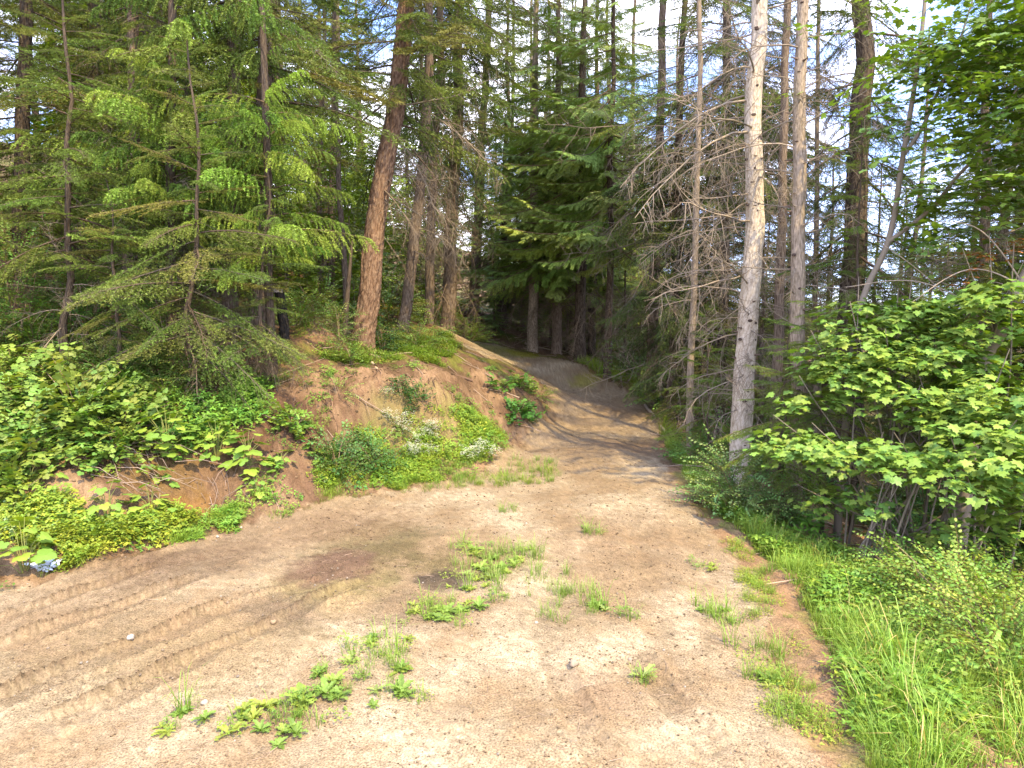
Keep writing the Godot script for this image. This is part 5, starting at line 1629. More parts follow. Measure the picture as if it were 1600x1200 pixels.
func build_shrubs() -> void:
	var w := Color(1, 1, 1)
	# left bank: a thicket of pale lobed leaves below, rounder and darker ones above
	var left := [
		["lobed-leaved shrub spilling down the bank at the left edge, above the bare pale soil", Vector2(-6.13, -8.33), 0.75, 0.6, "thimble_twig", 208, 0.61, w],
		["lobed-leaved shrub in the middle of the left bank thicket, below the tiers of young fir", Vector2(-5.88, -9.11), 0.85, 0.65, "thimble_twig", 240, 0.61, w],
		["pale lobed-leaved shrub at the left edge, halfway up the bank", Vector2(-6.81, -9.29), 0.85, 0.75, "thimble_twig", 240, 0.61, Color(1.15, 1.1, 1.0)],
		["small-leaved shrub on the bank between the lobed leaves and the sweeping young fir", Vector2(-6.26, -10.55), 0.8, 0.6, "small_twig", 170, 0.9, Color(0.8, 0.9, 0.8)],
		["leafy shrub under the yellow-green young fir at the left edge", Vector2(-7.86, -11.16), 0.95, 0.75, "small_twig", 190, 1.0, Color(0.8, 0.95, 0.7)],
		["dark leafy shrub with a black hollow beneath it, up at the left edge", Vector3(-8.34, 2.28, -11.50), 1.2, 2.3, "small_twig", 420, 1.2, Color(0.75, 0.95, 0.7)],
		["dark leafy shrub right of the black hollow, in front of the ringed brown trunk", Vector3(-7.45, 2.48, -12.00), 1.0, 1.8, "small_twig", 300, 1.2, Color(0.75, 1.0, 0.75)],
		["lobed-leaved shrub trailing over the bank left of the dead stalks", Vector2(-5.17, -8.82), 0.65, 0.45, "thimble_twig", 160, 0.54, Color(0.95, 1.0, 0.9)],
		["low lobed-leaved shrub above the dead stalks on the left bank", Vector2(-5.26, -9.47), 0.6, 0.4, "thimble_twig", 128, 0.50, Color(0.85, 0.95, 0.9)],
		["blue-green small-leaved shrub in the shade under the sweeping young fir", Vector2(-4.96, -10.73), 0.5, 0.7, "feather_twig", 110, 1.1, Color(0.85, 1.0, 1.0)],
		["small shrub with pale leaflets below the young fir, right of centre of the left bank", Vector2(-5.27, -10.23), 0.35, 0.4, "small_twig", 60, 0.8, Color(1.0, 1.0, 0.9)],
		["low shrub on the bare pale soil at the left edge, near the bank foot", Vector2(-5.81, -7.80), 0.45, 0.35, "thimble_twig", 89, 0.47, Color(1.15, 1.1, 0.9)],
		["shrub with feathery leaves standing before the ringed brown trunk", Vector3(-5.45, 3.21, -11.00), 0.6, 1.9, "feather_twig", 90, 1.2, Color(1.1, 1.15, 1.0)],
		["shrub with feathery pale leaves in front of the left wide trunk", Vector3(-4.93, 2.80, -10.60), 0.55, 1.5, "feather_twig", 80, 1.2, Color(1.2, 1.2, 1.05)],
	]
	for i in left.size():
		var q: Array = left[i]
		var f = q[1]
		var at: Vector2 = f if f is Vector2 else Vector2(f.x, f.z)
		shrub("leafy_shrub", q[0], at, q[2], q[3], q[4], q[5], q[6], q[7], 600 + i, "", 8)
	# by the big fir and along the bank top
	var top := [
		["pale shrub on the mound left of the large reddish fir", Vector2(-3.39, -13.40), 0.4, 0.95, "small_twig", 90, 0.9, Color(1.1, 1.1, 1.1)],
		["dark glossy shrub close at the right foot of the large reddish fir", Vector2(-2.84, -14.91), 0.32, 0.75, "glossy_twig", 120, 0.9, Color(0.7, 0.8, 0.7)],
		["bright leafy plant in front of the large reddish fir's foot, on the bank edge", Vector2(-3.02, -12.75), 0.3, 0.5, "small_twig", 80, 0.85, Color(1.1, 1.2, 0.8)],
		["silvery leafy shrub behind the large reddish fir, between it and the grey-twigged one", Vector3(-3.50, 2.89, -19.50), 1.0, 1.6, "small_twig", 230, 1.4, Color(1.25, 1.2, 1.3)],
		["light shrub behind the straight brown fir trunk", Vector3(-2.66, 2.95, -26.00), 1.1, 1.5, "small_twig", 150, 1.6, Color(1.2, 1.2, 0.8)],
		["shrub with mossy stems at the foot of the dark shaggy fir", Vector3(-1.48, 1.89, -22.00), 0.8, 0.9, "small_twig", 130, 1.2, Color(0.9, 0.95, 0.6)],
		["shrub at the bank top between the large fir and the dark shaggy fir", Vector2(-2.18, -16.03), 0.6, 0.6, "small_twig", 110, 1.0, Color(0.9, 0.95, 0.7)],
		["grey-green shrub below the thin brown trunk left of the large fir", Vector3(-4.47, 2.63, -16.00), 0.8, 1.2, "small_twig", 150, 1.2, Color(0.9, 0.9, 0.8)],
		["shrub with yellow-green leaves right of the charred stump", Vector3(-4.22, 2.64, -13.50), 0.6, 0.7, "small_twig", 100, 1.0, Color(0.9, 0.95, 0.6)],
		["low dark plant in the middle of the bare bank, under the short pale log", Vector2(-1.89, -11.73), 0.22, 0.32, "glossy_twig", 50, 0.7, Color(0.9, 1.0, 0.9)],
		["low dark plant on the bare bank right of the one under the pale log", Vector2(-1.62, -11.81), 0.2, 0.25, "glossy_twig", 36, 0.65, Color(1.0, 1.1, 0.9)],
		["bright tuft of leaves on the bank under the young fir's trailing twigs", Vector2(-3.29, -10.09), 0.25, 0.38, "thimble_twig", 64, 0.40, Color(0.95, 1.05, 0.8)],
		["small leafy plant high on the bare bank left of its middle", Vector2(-2.88, -11.26), 0.22, 0.2, "small_twig", 30, 0.6, Color(1.1, 1.1, 0.8)],
		["dark leafy mound at the foot of the bank, left one of two", Vector2(-2.57, -9.89), 0.34, 0.42, "glossy_twig", 130, 0.75, Color(1.6, 1.5, 1.5)],
		["dark leafy mound at the foot of the bank, right one of two", Vector2(-2.17, -10.43), 0.34, 0.4, "glossy_twig", 130, 0.75, Color(1.4, 1.5, 1.4)],
		["leafy plant on the bank nose, uppermost beside the track", Vector2(0.24, -16.87), 0.36, 0.3, "thimble_twig", 54, 0.43, Color(0.85, 1.0, 0.7)],
		["large dark green leaves low on the bank nose beside the track", Vector2(0.16, -14.40), 0.36, 0.2, "thimble_twig", 48, 0.54, Color(0.45, 0.75, 0.6)],
		["leafy plant on the left side of the bank nose", Vector2(-0.25, -14.87), 0.25, 0.25, "thimble_twig", 35, 0.43, Color(0.6, 0.85, 0.6)],
		["small yellowish plant at the tip of the bank nose", Vector2(0.73, -16.90), 0.3, 0.3, "small_twig", 36, 0.8, Color(1.1, 1.1, 0.7)],
	]
	for i in top.size():
		var q: Array = top[i]
		var f = q[1]
		var at: Vector2 = f if f is Vector2 else Vector2(f.x, f.z)
		shrub("leafy_shrub" if q[3] > 0.6 else "leafy_plant", q[0], at, q[2], q[3], q[4], q[5], q[6], q[7], 630 + i, "", 4)
	# right of the track
	var right := [
		["pale feathery shrub at the foot of the thick pale grey trunk", Vector2(3.05, -9.04), 0.72, 0.85, "small_twig", 330, 0.85, Color(1.1, 1.15, 1.3)],
		["pale feathery shrub between the thick pale grey trunk and the maple shrub", Vector2(3.51, -8.98), 0.55, 0.65, "small_twig", 200, 0.85, Color(1.05, 1.1, 1.2)],
		["low small-leaved bush nearest the camera at the bottom right corner", Vector3(3.83, -0.26, -5.00), 0.8, 0.8, "small_twig", 360, 0.85, Color(1.3, 1.3, 0.8)],
		["low small-leaved bush at the right edge, second from the bottom corner", Vector3(4.06, -0.18, -5.90), 0.85, 0.8, "small_twig", 360, 0.85, Color(1.2, 1.25, 0.8)],
		["low small-leaved bush under the front of the maple shrub, at the right edge", Vector3(4.94, -0.24, -6.30), 0.95, 0.9, "small_twig", 340, 0.9, Color(1.4, 1.35, 0.8)],
		["low small-leaved bush left of the others, bordering the long grass", Vector3(4.06, -0.29, -6.70), 0.6, 0.55, "small_twig", 210, 0.8, Color(1.1, 1.2, 0.85)],
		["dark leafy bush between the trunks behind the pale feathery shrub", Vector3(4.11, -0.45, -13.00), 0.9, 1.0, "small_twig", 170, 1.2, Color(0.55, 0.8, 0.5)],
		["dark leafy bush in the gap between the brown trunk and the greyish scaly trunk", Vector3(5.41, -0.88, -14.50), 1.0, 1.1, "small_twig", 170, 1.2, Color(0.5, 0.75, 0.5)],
		["whitish-leaved sapling at the track edge beside the rough brown trunk", Vector3(3.78, 0.39, -17.00), 0.6, 1.5, "small_twig", 100, 1.2, Color(1.15, 1.2, 1.1)],
		["whitish-leaved sapling at the track edge under the long bare twigs", Vector3(3.68, 0.51, -19.50), 0.8, 1.8, "small_twig", 110, 1.4, Color(1.0, 1.1, 0.8)],
		["leafy bush at the foot of the slender pale trunk", Vector2(3.21, -11.50), 0.45, 0.6, "small_twig", 90, 0.9, Color(0.7, 0.95, 0.6)],
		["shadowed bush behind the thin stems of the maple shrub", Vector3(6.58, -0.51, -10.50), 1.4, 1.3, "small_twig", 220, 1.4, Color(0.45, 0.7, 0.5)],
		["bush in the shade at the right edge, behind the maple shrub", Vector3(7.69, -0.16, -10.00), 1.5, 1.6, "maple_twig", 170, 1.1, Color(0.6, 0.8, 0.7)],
	]
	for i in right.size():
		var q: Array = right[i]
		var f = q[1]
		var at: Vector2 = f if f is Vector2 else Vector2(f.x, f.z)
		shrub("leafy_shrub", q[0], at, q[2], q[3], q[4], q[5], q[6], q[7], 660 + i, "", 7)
	var fl := [
		["white-flowered herb halfway up the mossy bank", Vector2(-1.92, -11.38), 4], ["white-flowered herb lower on the bank, the broadest bloom", Vector2(-1.70, -11.13), 6],
		["white-flowered herb at the bank foot right of the broadest bloom", Vector2(-1.38, -11.33), 5], ["white-flowered herb standing alone where the bank meets the track", Vector2(-0.58, -11.37), 4],
	]
	for i in fl.size():
		herbs("flowering_herb", fl[i][0], "plant", fl[i][1], 0.3, fl[i][2], "flower", Color(1, 1, 1), 700 + i)
	var painted_sunlit := [["herb painted pale for strong sunlight, at the left edge by the bank foot", Vector2(-5.56, -7.38), 34], ["herb painted sunlit pale right of the big lobed leaves at the left edge", Vector2(-5.24, -7.49), 16]]
	for i in painted_sunlit.size():
		herbs("sun_painted_herb", painted_sunlit[i][0], "plant", painted_sunlit[i][1], 0.32, painted_sunlit[i][2], "herb", Color(2.1, 1.7, 4.5), 710 + i)  # strong sunlight on these leaves is put into their pale tint


func herbs(called: String, label: String, category: String, at: Vector2, spread: float, n: int, kind: String, tint: Color, seed_: int) -> void:
	var o := thing(called, label, category, on(at))
	var r := rngs(seed_)
	var list: Array = meshes[kind]
	for i in n:
		var a := r.randf() * TAU
		var k := sqrt(r.randf()) * spread
		var p := Vector3(cos(a) * k, 0, sin(a) * k)
		p.y = land(at.x + p.x, at.y + p.z) - o.position.y
		var x: Array[Transform3D] = [Transform3D(Basis(Vector3.UP, r.randf() * TAU).scaled(Vector3.ONE * r.randf_range(0.7, 1.1)), p)]
		var c: Array[Color] = [tint * r.randf_range(0.8, 1.15)]
		many(o, "stems", list[i % list.size()], mats.leaf, x, c)


# ---------------------------------------------------------------- single plants with large leaves, and weeds
func lobed_plant(label: String, at: Vector2, reach: float, hgt: float, n: int, size: float, seed_: int, kind := 0) -> void:
	var o := thing("thimbleberry_plant", label, "plant", on(at))
	var r := rngs(seed_)
	var b := MB.new()
	for i in n:
		var a := i * 2.39996 + r.randf_range(-0.4, 0.4)
		var t := (i + 0.5) / n
		var k := reach * sqrt(1.0 - t * 0.85) * r.randf_range(0.5, 1.0)
		var p := Vector3(cos(a) * k, 0, sin(a) * k)
		p.y = land(at.x + p.x, at.y + p.z) - o.position.y + hgt * (0.25 + 0.75 * t) * r.randf_range(0.8, 1.1)
		b.tube(PackedVector3Array([Vector3(p.x * 0.15, -0.02, p.z * 0.15), Vector3(p.x * 0.45, p.y * 0.7, p.z * 0.45), p]), PackedFloat32Array([0.005, 0.004, 0.002]), 4, Color(0.2, 0.22, 0.07))
		var bs := Basis(Vector3.UP, -a + r.randf_range(-0.5, 0.5)) * Basis(Vector3.BACK, r.randf_range(-0.6, 0.1)) * Basis(Vector3.RIGHT, r.randf_range(-0.35, 0.35))
		part(o, "leaf", meshes.thimble_leaf[(i + kind) % 3], null, Transform3D(bs.scaled(Vector3.ONE * size * r.randf_range(0.65, 1.15)), p))
	part(o, "stems", b.mesh(mats.twig), null)


func build_plants() -> void:
	var big := [
		["bright lobed-leaved plant in the middle of the left bank, tallest of its kind", Vector2(-4.66, -9.08), 0.38, 0.62, 30, 0.17],
		["bright lobed-leaved plant right of the tallest one, an orange dead leaf at its foot", Vector2(-4.14, -9.40), 0.3, 0.5, 20, 0.16],
		["broad lobed-leaved plant right of the one with the orange leaf", Vector2(-3.67, -9.31), 0.32, 0.38, 20, 0.19],
		["lobed-leaved plant at the bank foot below the dead stalks", Vector2(-4.76, -7.81), 0.32, 0.42, 20, 0.14],
		["yellow-green lobed plant right of the one below the dead stalks", Vector2(-4.44, -8.17), 0.26, 0.28, 18, 0.13],
		["big lobed-leaved plant at the left edge of the bank foot beside the white plastic", Vector2(-5.00, -6.75), 0.3, 0.5, 18, 0.17],
		["lobed-leaved plant with a few yellow leaves at the left edge", Vector2(-5.73, -7.91), 0.36, 0.32, 16, 0.13],
		["small lobed plant by itself between the tallest one and the bank foot", Vector2(-4.53, -8.69), 0.12, 0.12, 6, 0.1],
		["small lobed plant at the right end of the herb strip", Vector2(-4.18, -8.18), 0.18, 0.16, 12, 0.09],
		["low lobed plant left of the dark leafy mounds", Vector2(-2.89, -9.91), 0.22, 0.18, 10, 0.14],
		["low dark lobed plant below the bright tuft on the bank", Vector2(-3.27, -9.44), 0.2, 0.2, 12, 0.11],
		["lobed plant low on the bank under the broad one", Vector2(-3.50, -9.08), 0.24, 0.16, 12, 0.1],
		["lobed plant high in the left bank thicket, over its dead stems", Vector2(-5.84, -9.77), 0.25, 0.45, 12, 0.13],
	]
	for i in big.size():
		var q: Array = big[i]
		lobed_plant(q[0], q[1], q[2], q[3], q[4], q[5], 730 + i, i)
	# weeds on the track
	var weeds := [
		["weed clump of long toothed leaves, largest in the middle of the track", Vector2(-0.19, -6.83), 0.4, 12, 12], ["weed clump just above the largest one on the track", Vector2(-0.47, -7.40), 0.2, 5, 3], ["grassy weed clump at the upper right of the largest one", Vector2(0.03, -7.20), 0.25, 4, 12],
		["weed clump at the lower left of the largest one", Vector2(-0.36, -6.34), 0.2, 5, 3], ["small weed below the largest clump", Vector2(-0.17, -6.06), 0.1, 2, 1],
		["weed clump left of the track middle, its leaves in two lobes", Vector2(-0.84, -5.73), 0.24, 8, 2], ["weed clump right of the two-lobed one", Vector2(-0.48, -5.92), 0.24, 7, 2], ["small weed under the clump right of the two-lobed one", Vector2(-0.45, -5.58), 0.14, 3, 0],
		["long weed clump above the bottom left row of weeds", Vector2(-1.00, -5.07), 0.26, 9, 6], ["weed clump left of the long one", Vector2(-1.23, -4.79), 0.17, 5, 1], ["bright weed standing alone right of the long clump", Vector2(-0.82, -4.79), 0.08, 2, 0],
		["weed clump in the bottom left row, upper end", Vector2(-1.02, -4.54), 0.2, 6, 2], ["weed clump in the bottom left row, its thickest part", Vector2(-1.33, -4.31), 0.24, 9, 4], ["weed clump in the bottom left row, cut by the lower edge", Vector2(-1.55, -4.19), 0.24, 8, 3],
		["weed clump at the lower left end of the bottom row", Vector2(-2.14, -4.20), 0.14, 4, 2], ["sparse grassy weed patch right of the largest clump", Vector2(0.44, -6.43), 0.3, 0, 14], ["greyish grassy weed patch below the sparse one", Vector2(0.47, -5.95), 0.3, 0, 16],
		["small round weed on the right wheel track, left of a pair", Vector2(0.81, -5.89), 0.08, 2, 2], ["small round weed on the right wheel track, right of a pair", Vector2(1.01, -5.70), 0.07, 2, 1], ["single weed in the track where it narrows", Vector2(0.98, -7.88), 0.1, 2, 3],
		["broad-leaved weed standing alone near the right verge", Vector2(1.99, -6.94), 0.12, 4, 0], ["flat weed on the right side of the track below the broad-leaved one", Vector2(1.78, -5.90), 0.12, 2, 4], ["weed on the right shoulder, upper of three", Vector2(1.94, -5.64), 0.16, 1, 7],
		["weed on the right shoulder, middle of three", Vector2(1.93, -5.16), 0.15, 2, 5], ["weed on the right shoulder, lower of three", Vector2(1.88, -4.73), 0.14, 3, 5], ["weed at the bottom edge right of the tread marks", Vector2(1.89, -4.37), 0.12, 4, 3],
		["grass clump beside the sunlit streak on the track", Vector2(0.46, -11.39), 0.4, 0, 26], ["grass clump at the foot of the bank by the lone white flowers", Vector2(-1.00, -10.43), 0.35, 0, 18], ["thin weed in the middle of the track above the grassy patches", Vector2(0.00, -8.82), 0.14, 0, 6],
		["yellowish weed on the right shoulder near the tall grass", Vector2(2.81, -6.77), 0.2, 1, 10], ["tiny weed in the foreground right of the bright one", Vector2(-0.68, -4.52), 0.07, 1, 2], ["tiny weed on the pale soil near the tread marks", Vector2(0.97, -4.71), 0.06, 1, 2],
	]
	for i in weeds.size():
		var q: Array = weeds[i]
		var at: Vector2 = q[1]
		var o := thing("weed_clump", q[0], "weed", on(at))
		var r := rngs(760 + i)
		for j in int(q[3] * 1.6) + int(q[4]):
			var a := r.randf() * TAU
			var k: float = sqrt(r.randf()) * q[2]
			var p := Vector3(cos(a) * k * 1.3, 0, sin(a) * k)
			p.y = land(at.x + p.x, at.y + p.z) - o.position.y
			var s := r.randf_range(0.6, 1.1)
			if j < q[3] * 1.6 - 0.5 and r.randf() < 0.55:
				if r.randf() < 0.45:
					part(o, "grass_tuft", meshes.grass[r.randi_range(0, 2)], null, Transform3D(Basis(Vector3.UP, r.randf() * TAU).scaled(Vector3.ONE * s * 0.5), p))
					continue
				part(o, "herb_leaves", meshes.herb[r.randi_range(0, 2)], null, Transform3D(Basis(Vector3.UP, r.randf() * TAU).scaled(Vector3.ONE * s * 0.6), p))
			elif j < q[3] * 1.6 - 0.5:
				part(o, "rosette", meshes.rosette[r.randi_range(0, 5)], null, Transform3D(Basis(Vector3.UP, r.randf() * TAU).scaled(Vector3(1, r.randf_range(0.6, 1.5), 1) * s * r.randf_range(0.34, 0.72)), p))
			else:
				part(o, "grass_tuft", meshes.grass[r.randi_range(0, 2)], null, Transform3D(Basis(Vector3.UP, r.randf() * TAU).scaled(Vector3.ONE * s * (0.55 if q[3] == 0 else 0.75)), p))


# ---------------------------------------------------------------- ground cover that nobody could count
func cover(called: String, label: String, edge: PackedVector2Array, n: int, kinds: Array, s0: float, s1: float, tint: Color, seed_: int, patchiness := 0.0, avoid_road := false) -> void:
	var r := rngs(seed_)
	var lo := edge[0]
	var hi := edge[0]
	for p in edge:
		lo = lo.min(p)
		hi = hi.max(p)
	var xs: Array = []
	var cs: Array = []
	for k in kinds.size():
		var x: Array[Transform3D] = []
		var c: Array[Color] = []
		xs.push_back(x)
		cs.push_back(c)
	var got := 0
	for i in n * 30:
		if got >= n:
			break
		var p := Vector2(r.randf_range(lo.x, hi.x), r.randf_range(lo.y, hi.y))
		if not Geometry2D.is_point_in_polygon(p, edge):
			continue
		var nz := patchy.get_noise_2d(p.x * 0.9 + seed_, p.y * 0.9)
		if nz < patchiness + r.randf_range(-0.15, 0.15):
			continue
		if avoid_road and r.randf() < 1.3 * mask_at(road_mask, p.x, p.y):
			continue
		got += 1
		var k := r.randi_range(0, kinds.size() - 1)
		var y := land(p.x, p.y)
		var slope := Vector3(land(p.x - 0.06, p.y) - y, 0.06, land(p.x, p.y - 0.06) - y).normalized()
		var bs := Basis(Quaternion(Vector3.UP, slope.lerp(Vector3.UP, 0.4).normalized())) * Basis(Vector3.UP, r.randf() * TAU)
		xs[k].push_back(Transform3D(bs.scaled(Vector3.ONE * r.randf_range(s0, s1) * (1.0 + 0.5 * nz)), Vector3(p.x, y - 0.006, p.y)))
		var s := r.randf_range(0.75, 1.2)
		cs[k].push_back(Color(tint.r * s * r.randf_range(0.85, 1.2), tint.g * s, tint.b * s))
	var o := Node3D.new()
	o.name = numbered(called)
	add_child(o, true)
	o.set_meta("label", label)
	o.set_meta("category", "ground cover")
	o.set_meta("kind", "stuff")
	for k in kinds.size():
		var m: ArrayMesh = kinds[k]
		many(o, "blades" if m in meshes.grass or m in meshes.long_grass else "leaves", m, mats.leaf, xs[k], cs[k])


func build_ground_cover() -> void:
	var w := Color(1, 1, 1)
	var verge := PackedVector2Array([Vector2(3.31, -14.46), Vector2(2.82, -10.82), Vector2(2.75, -8.85), Vector2(2.86, -7.35), Vector2(2.79, -6.18), Vector2(2.52, -4.91), Vector2(2.07, -3.59), Vector2(3.80, -3.83), Vector2(4.46, -6.49), Vector2(4.12, -7.03), Vector2(3.73, -7.69), Vector2(3.57, -8.78), Vector2(3.41, -10.15), Vector2(3.44, -12.61), Vector2(3.58, -15.36)])
	cover("verge_grass", "bright green grass verge along the right edge of the track", verge, 2300, meshes.grass, 0.4, 0.8, Color(1.12, 1.12, 1.0), 801, -0.14)
	var tall := PackedVector2Array([Vector2(2.82, -9.31), Vector2(2.95, -7.62), Vector2(3.17, -6.78), Vector2(2.87, -5.60), Vector2(2.25, -4.18), Vector2(2.89, -4.25), Vector2(3.46, -5.49), Vector2(3.85, -6.67), Vector2(3.79, -7.81), Vector2(3.30, -8.52), Vector2(3.00, -9.45)])
	cover("long_grass", "arching grass between the verge and the low bushes at the right", tall, 130, meshes.long_grass, 0.3, 0.6, Color(1.1, 1.12, 1.0), 802, -0.2)
	cover("verge_herbs", "low leafy herbs mixed into the right grass verge", tall, 900, meshes.herb, 0.8, 1.4, Color(1.05, 1.1, 0.9), 803, -0.3)
	cover("corner_grass", "long grass and herbs filling the bottom right corner", PackedVector2Array([Vector2(2.63, -4.83), Vector2(2.19, -3.60), Vector2(3.90, -3.86), Vector2(4.41, -5.29)]), 170, [meshes.long_grass[0], meshes.herb[2], meshes.grass[1], meshes.herb[0]], 0.5, 1.0, Color(1.2, 1.15, 0.95), 816, -1.0)
	var shoulder := PackedVector2Array([Vector2(2.45, -8.78), Vector2(2.41, -7.29), Vector2(2.17, -6.00), Vector2(1.87, -4.84), Vector2(1.65, -4.13), Vector2(2.12, -4.16), Vector2(2.31, -5.08), Vector2(2.57, -6.35), Vector2(2.71, -7.54), Vector2(2.65, -8.87)])
	cover("shoulder_grass", "thin grass and tiny weeds scattered on the brown right shoulder", shoulder, 190, [meshes.grass[2], meshes.herb[1]], 0.25, 0.55, Color(1.05, 1.0, 0.9), 804, -0.05)
	var far_verge := PackedVector2Array([Vector2(3.24, -14.43), Vector2(3.57, -16.08), Vector2(3.55, -18.50), Vector2(2.85, -20.86), Vector2(2.11, -22.48), Vector2(2.90, -26.84), Vector2(3.37, -22.35), Vector2(3.90, -19.20), Vector2(4.27, -18.03), Vector2(3.66, -14.66)])
	cover("far_verge_grass", "sunlit grass edging the far right side of the track", far_verge, 420, meshes.grass, 0.7, 1.1, Color(1.15, 1.05, 0.8), 805, -0.3)
	var foot := PackedVector2Array([Vector2(-5.00, -6.41), Vector2(-5.81, -7.53), Vector2(-5.30, -7.75), Vector2(-4.83, -7.58), Vector2(-4.56, -7.87), Vector2(-4.13, -8.41), Vector2(-3.97, -8.21), Vector2(-4.36, -7.51), Vector2(-4.56, -6.90)])
	cover("bank_foot_herbs", "yellow-green low herbs at the left foot of the bank", foot, 620, meshes.herb, 0.7, 1.2, Color(1.25, 1.1, 0.8), 806, -0.06)
	var mossy := PackedVector2Array([Vector2(-2.84, -9.55), Vector2(-2.81, -10.16), Vector2(-2.50, -10.94), Vector2(-1.77, -11.66), Vector2(-0.93, -12.25), Vector2(-0.13, -13.84), Vector2(-0.23, -12.23), Vector2(-0.63, -10.91), Vector2(-1.10, -10.42), Vector2(-1.91, -9.97), Vector2(-2.53, -9.41)])
	cover("bank_moss", "bright yellow-green mat of tiny leaves low on the bank", mossy, 900, [meshes.herb[0], meshes.herb[1], meshes.herb[2], meshes.grass[2]], 0.4, 0.9, Color(1.1, 1.1, 0.75), 807, -0.05)
	cover("bank_grass", "short grass at the foot of the bank", PackedVector2Array([Vector2(-2.78, -9.03), Vector2(-2.73, -9.50), Vector2(-1.97, -10.29), Vector2(-0.65, -11.30), Vector2(0.00, -11.71), Vector2(0.85, -11.10), Vector2(0.69, -10.33), Vector2(-0.59, -10.22), Vector2(-1.77, -9.71)]), 190, meshes.grass, 0.28, 0.55, Color(1.15, 1.05, 0.9), 808, 0.0)
	cover("bank_foot_weeds", "scattered small weeds where the left bank meets the track", PackedVector2Array([Vector2(-3.82, -8.43), Vector2(-3.46, -9.00), Vector2(-2.86, -9.32), Vector2(-2.62, -9.06), Vector2(-3.29, -8.51), Vector2(-4.02, -7.69)]), 150, [meshes.herb[0], meshes.herb[2], meshes.grass[2]], 0.5, 0.9, Color(1.05, 1.1, 0.9), 809, -0.05)
	cover("bank_seedlings", "seedlings dotted over the bare left bank", bank_edge, 330, [meshes.herb[0], meshes.herb[2]], 0.4, 0.9, Color(0.85, 0.95, 0.8), 810, 0.05)
	cover("thicket_herbs", "low leaves filling the floor of the left bank thicket", PackedVector2Array([Vector2(-6.06, -7.90), Vector2(-8.48, -11.31), Vector2(-7.57, -12.43), Vector2(-5.04, -11.38), Vector2(-3.97, -11.08), Vector2(-3.79, -9.99), Vector2(-4.45, -9.34), Vector2(-5.27, -8.48)]), 700, meshes.herb, 0.9, 1.7, Color(0.75, 0.95, 0.9), 811, -0.1)
	cover("bank_top_herbs", "mossy herbs and seedlings on the bank top among the trunks", PackedVector2Array([Vector2(-4.13, -11.87), Vector2(-4.06, -13.59), Vector2(-3.35, -14.91), Vector2(-1.91, -20.41), Vector2(-1.31, -17.88), Vector2(-1.50, -14.51), Vector2(-2.74, -13.23), Vector2(-3.47, -12.29)]), 700, [meshes.herb[0], meshes.herb[1], meshes.grass[2]], 0.6, 1.2, Color(0.8, 0.85, 0.6), 812, 0.0)
	cover("slope_undergrowth", "green undergrowth on the forest floor of the left slope", PackedVector2Array([Vector2(-3, -15), Vector2(-2.2, -20), Vector2(-2.5, -27), Vector2(-6, -30), Vector2(-28, -32), Vector2(-24, -13), Vector2(-9, -10.5), Vector2(-6, -12)]), 1900, [meshes.herb[0], meshes.herb[2], meshes.small_twig[0], meshes.small_twig[1]], 1.0, 2.4, Color(0.95, 0.95, 0.55), 813, -0.1)
	cover("far_undergrowth", "green undergrowth beyond the bend of the track", PackedVector2Array([Vector2(-8, -35), Vector2(9, -28), Vector2(14, -60), Vector2(-30, -60), Vector2(-28, -33)]), 1100, [meshes.small_twig[0], meshes.small_twig[2]], 1.6, 3.2, Color(1.0, 1.0, 0.6), 814, -0.1)
	cover("gully_undergrowth", "dark undergrowth in the gully right of the track", PackedVector2Array([Vector2(3.6, -8), Vector2(4.2, -13), Vector2(3.8, -19), Vector2(4, -26), Vector2(14, -30), Vector2(18, -8), Vector2(9, -4), Vector2(5.4, -4.5)]), 1100, [meshes.herb[2], meshes.small_twig[0], meshes.small_twig[2]], 1.0, 2.4, Color(0.6, 0.8, 0.5), 815, -0.05)


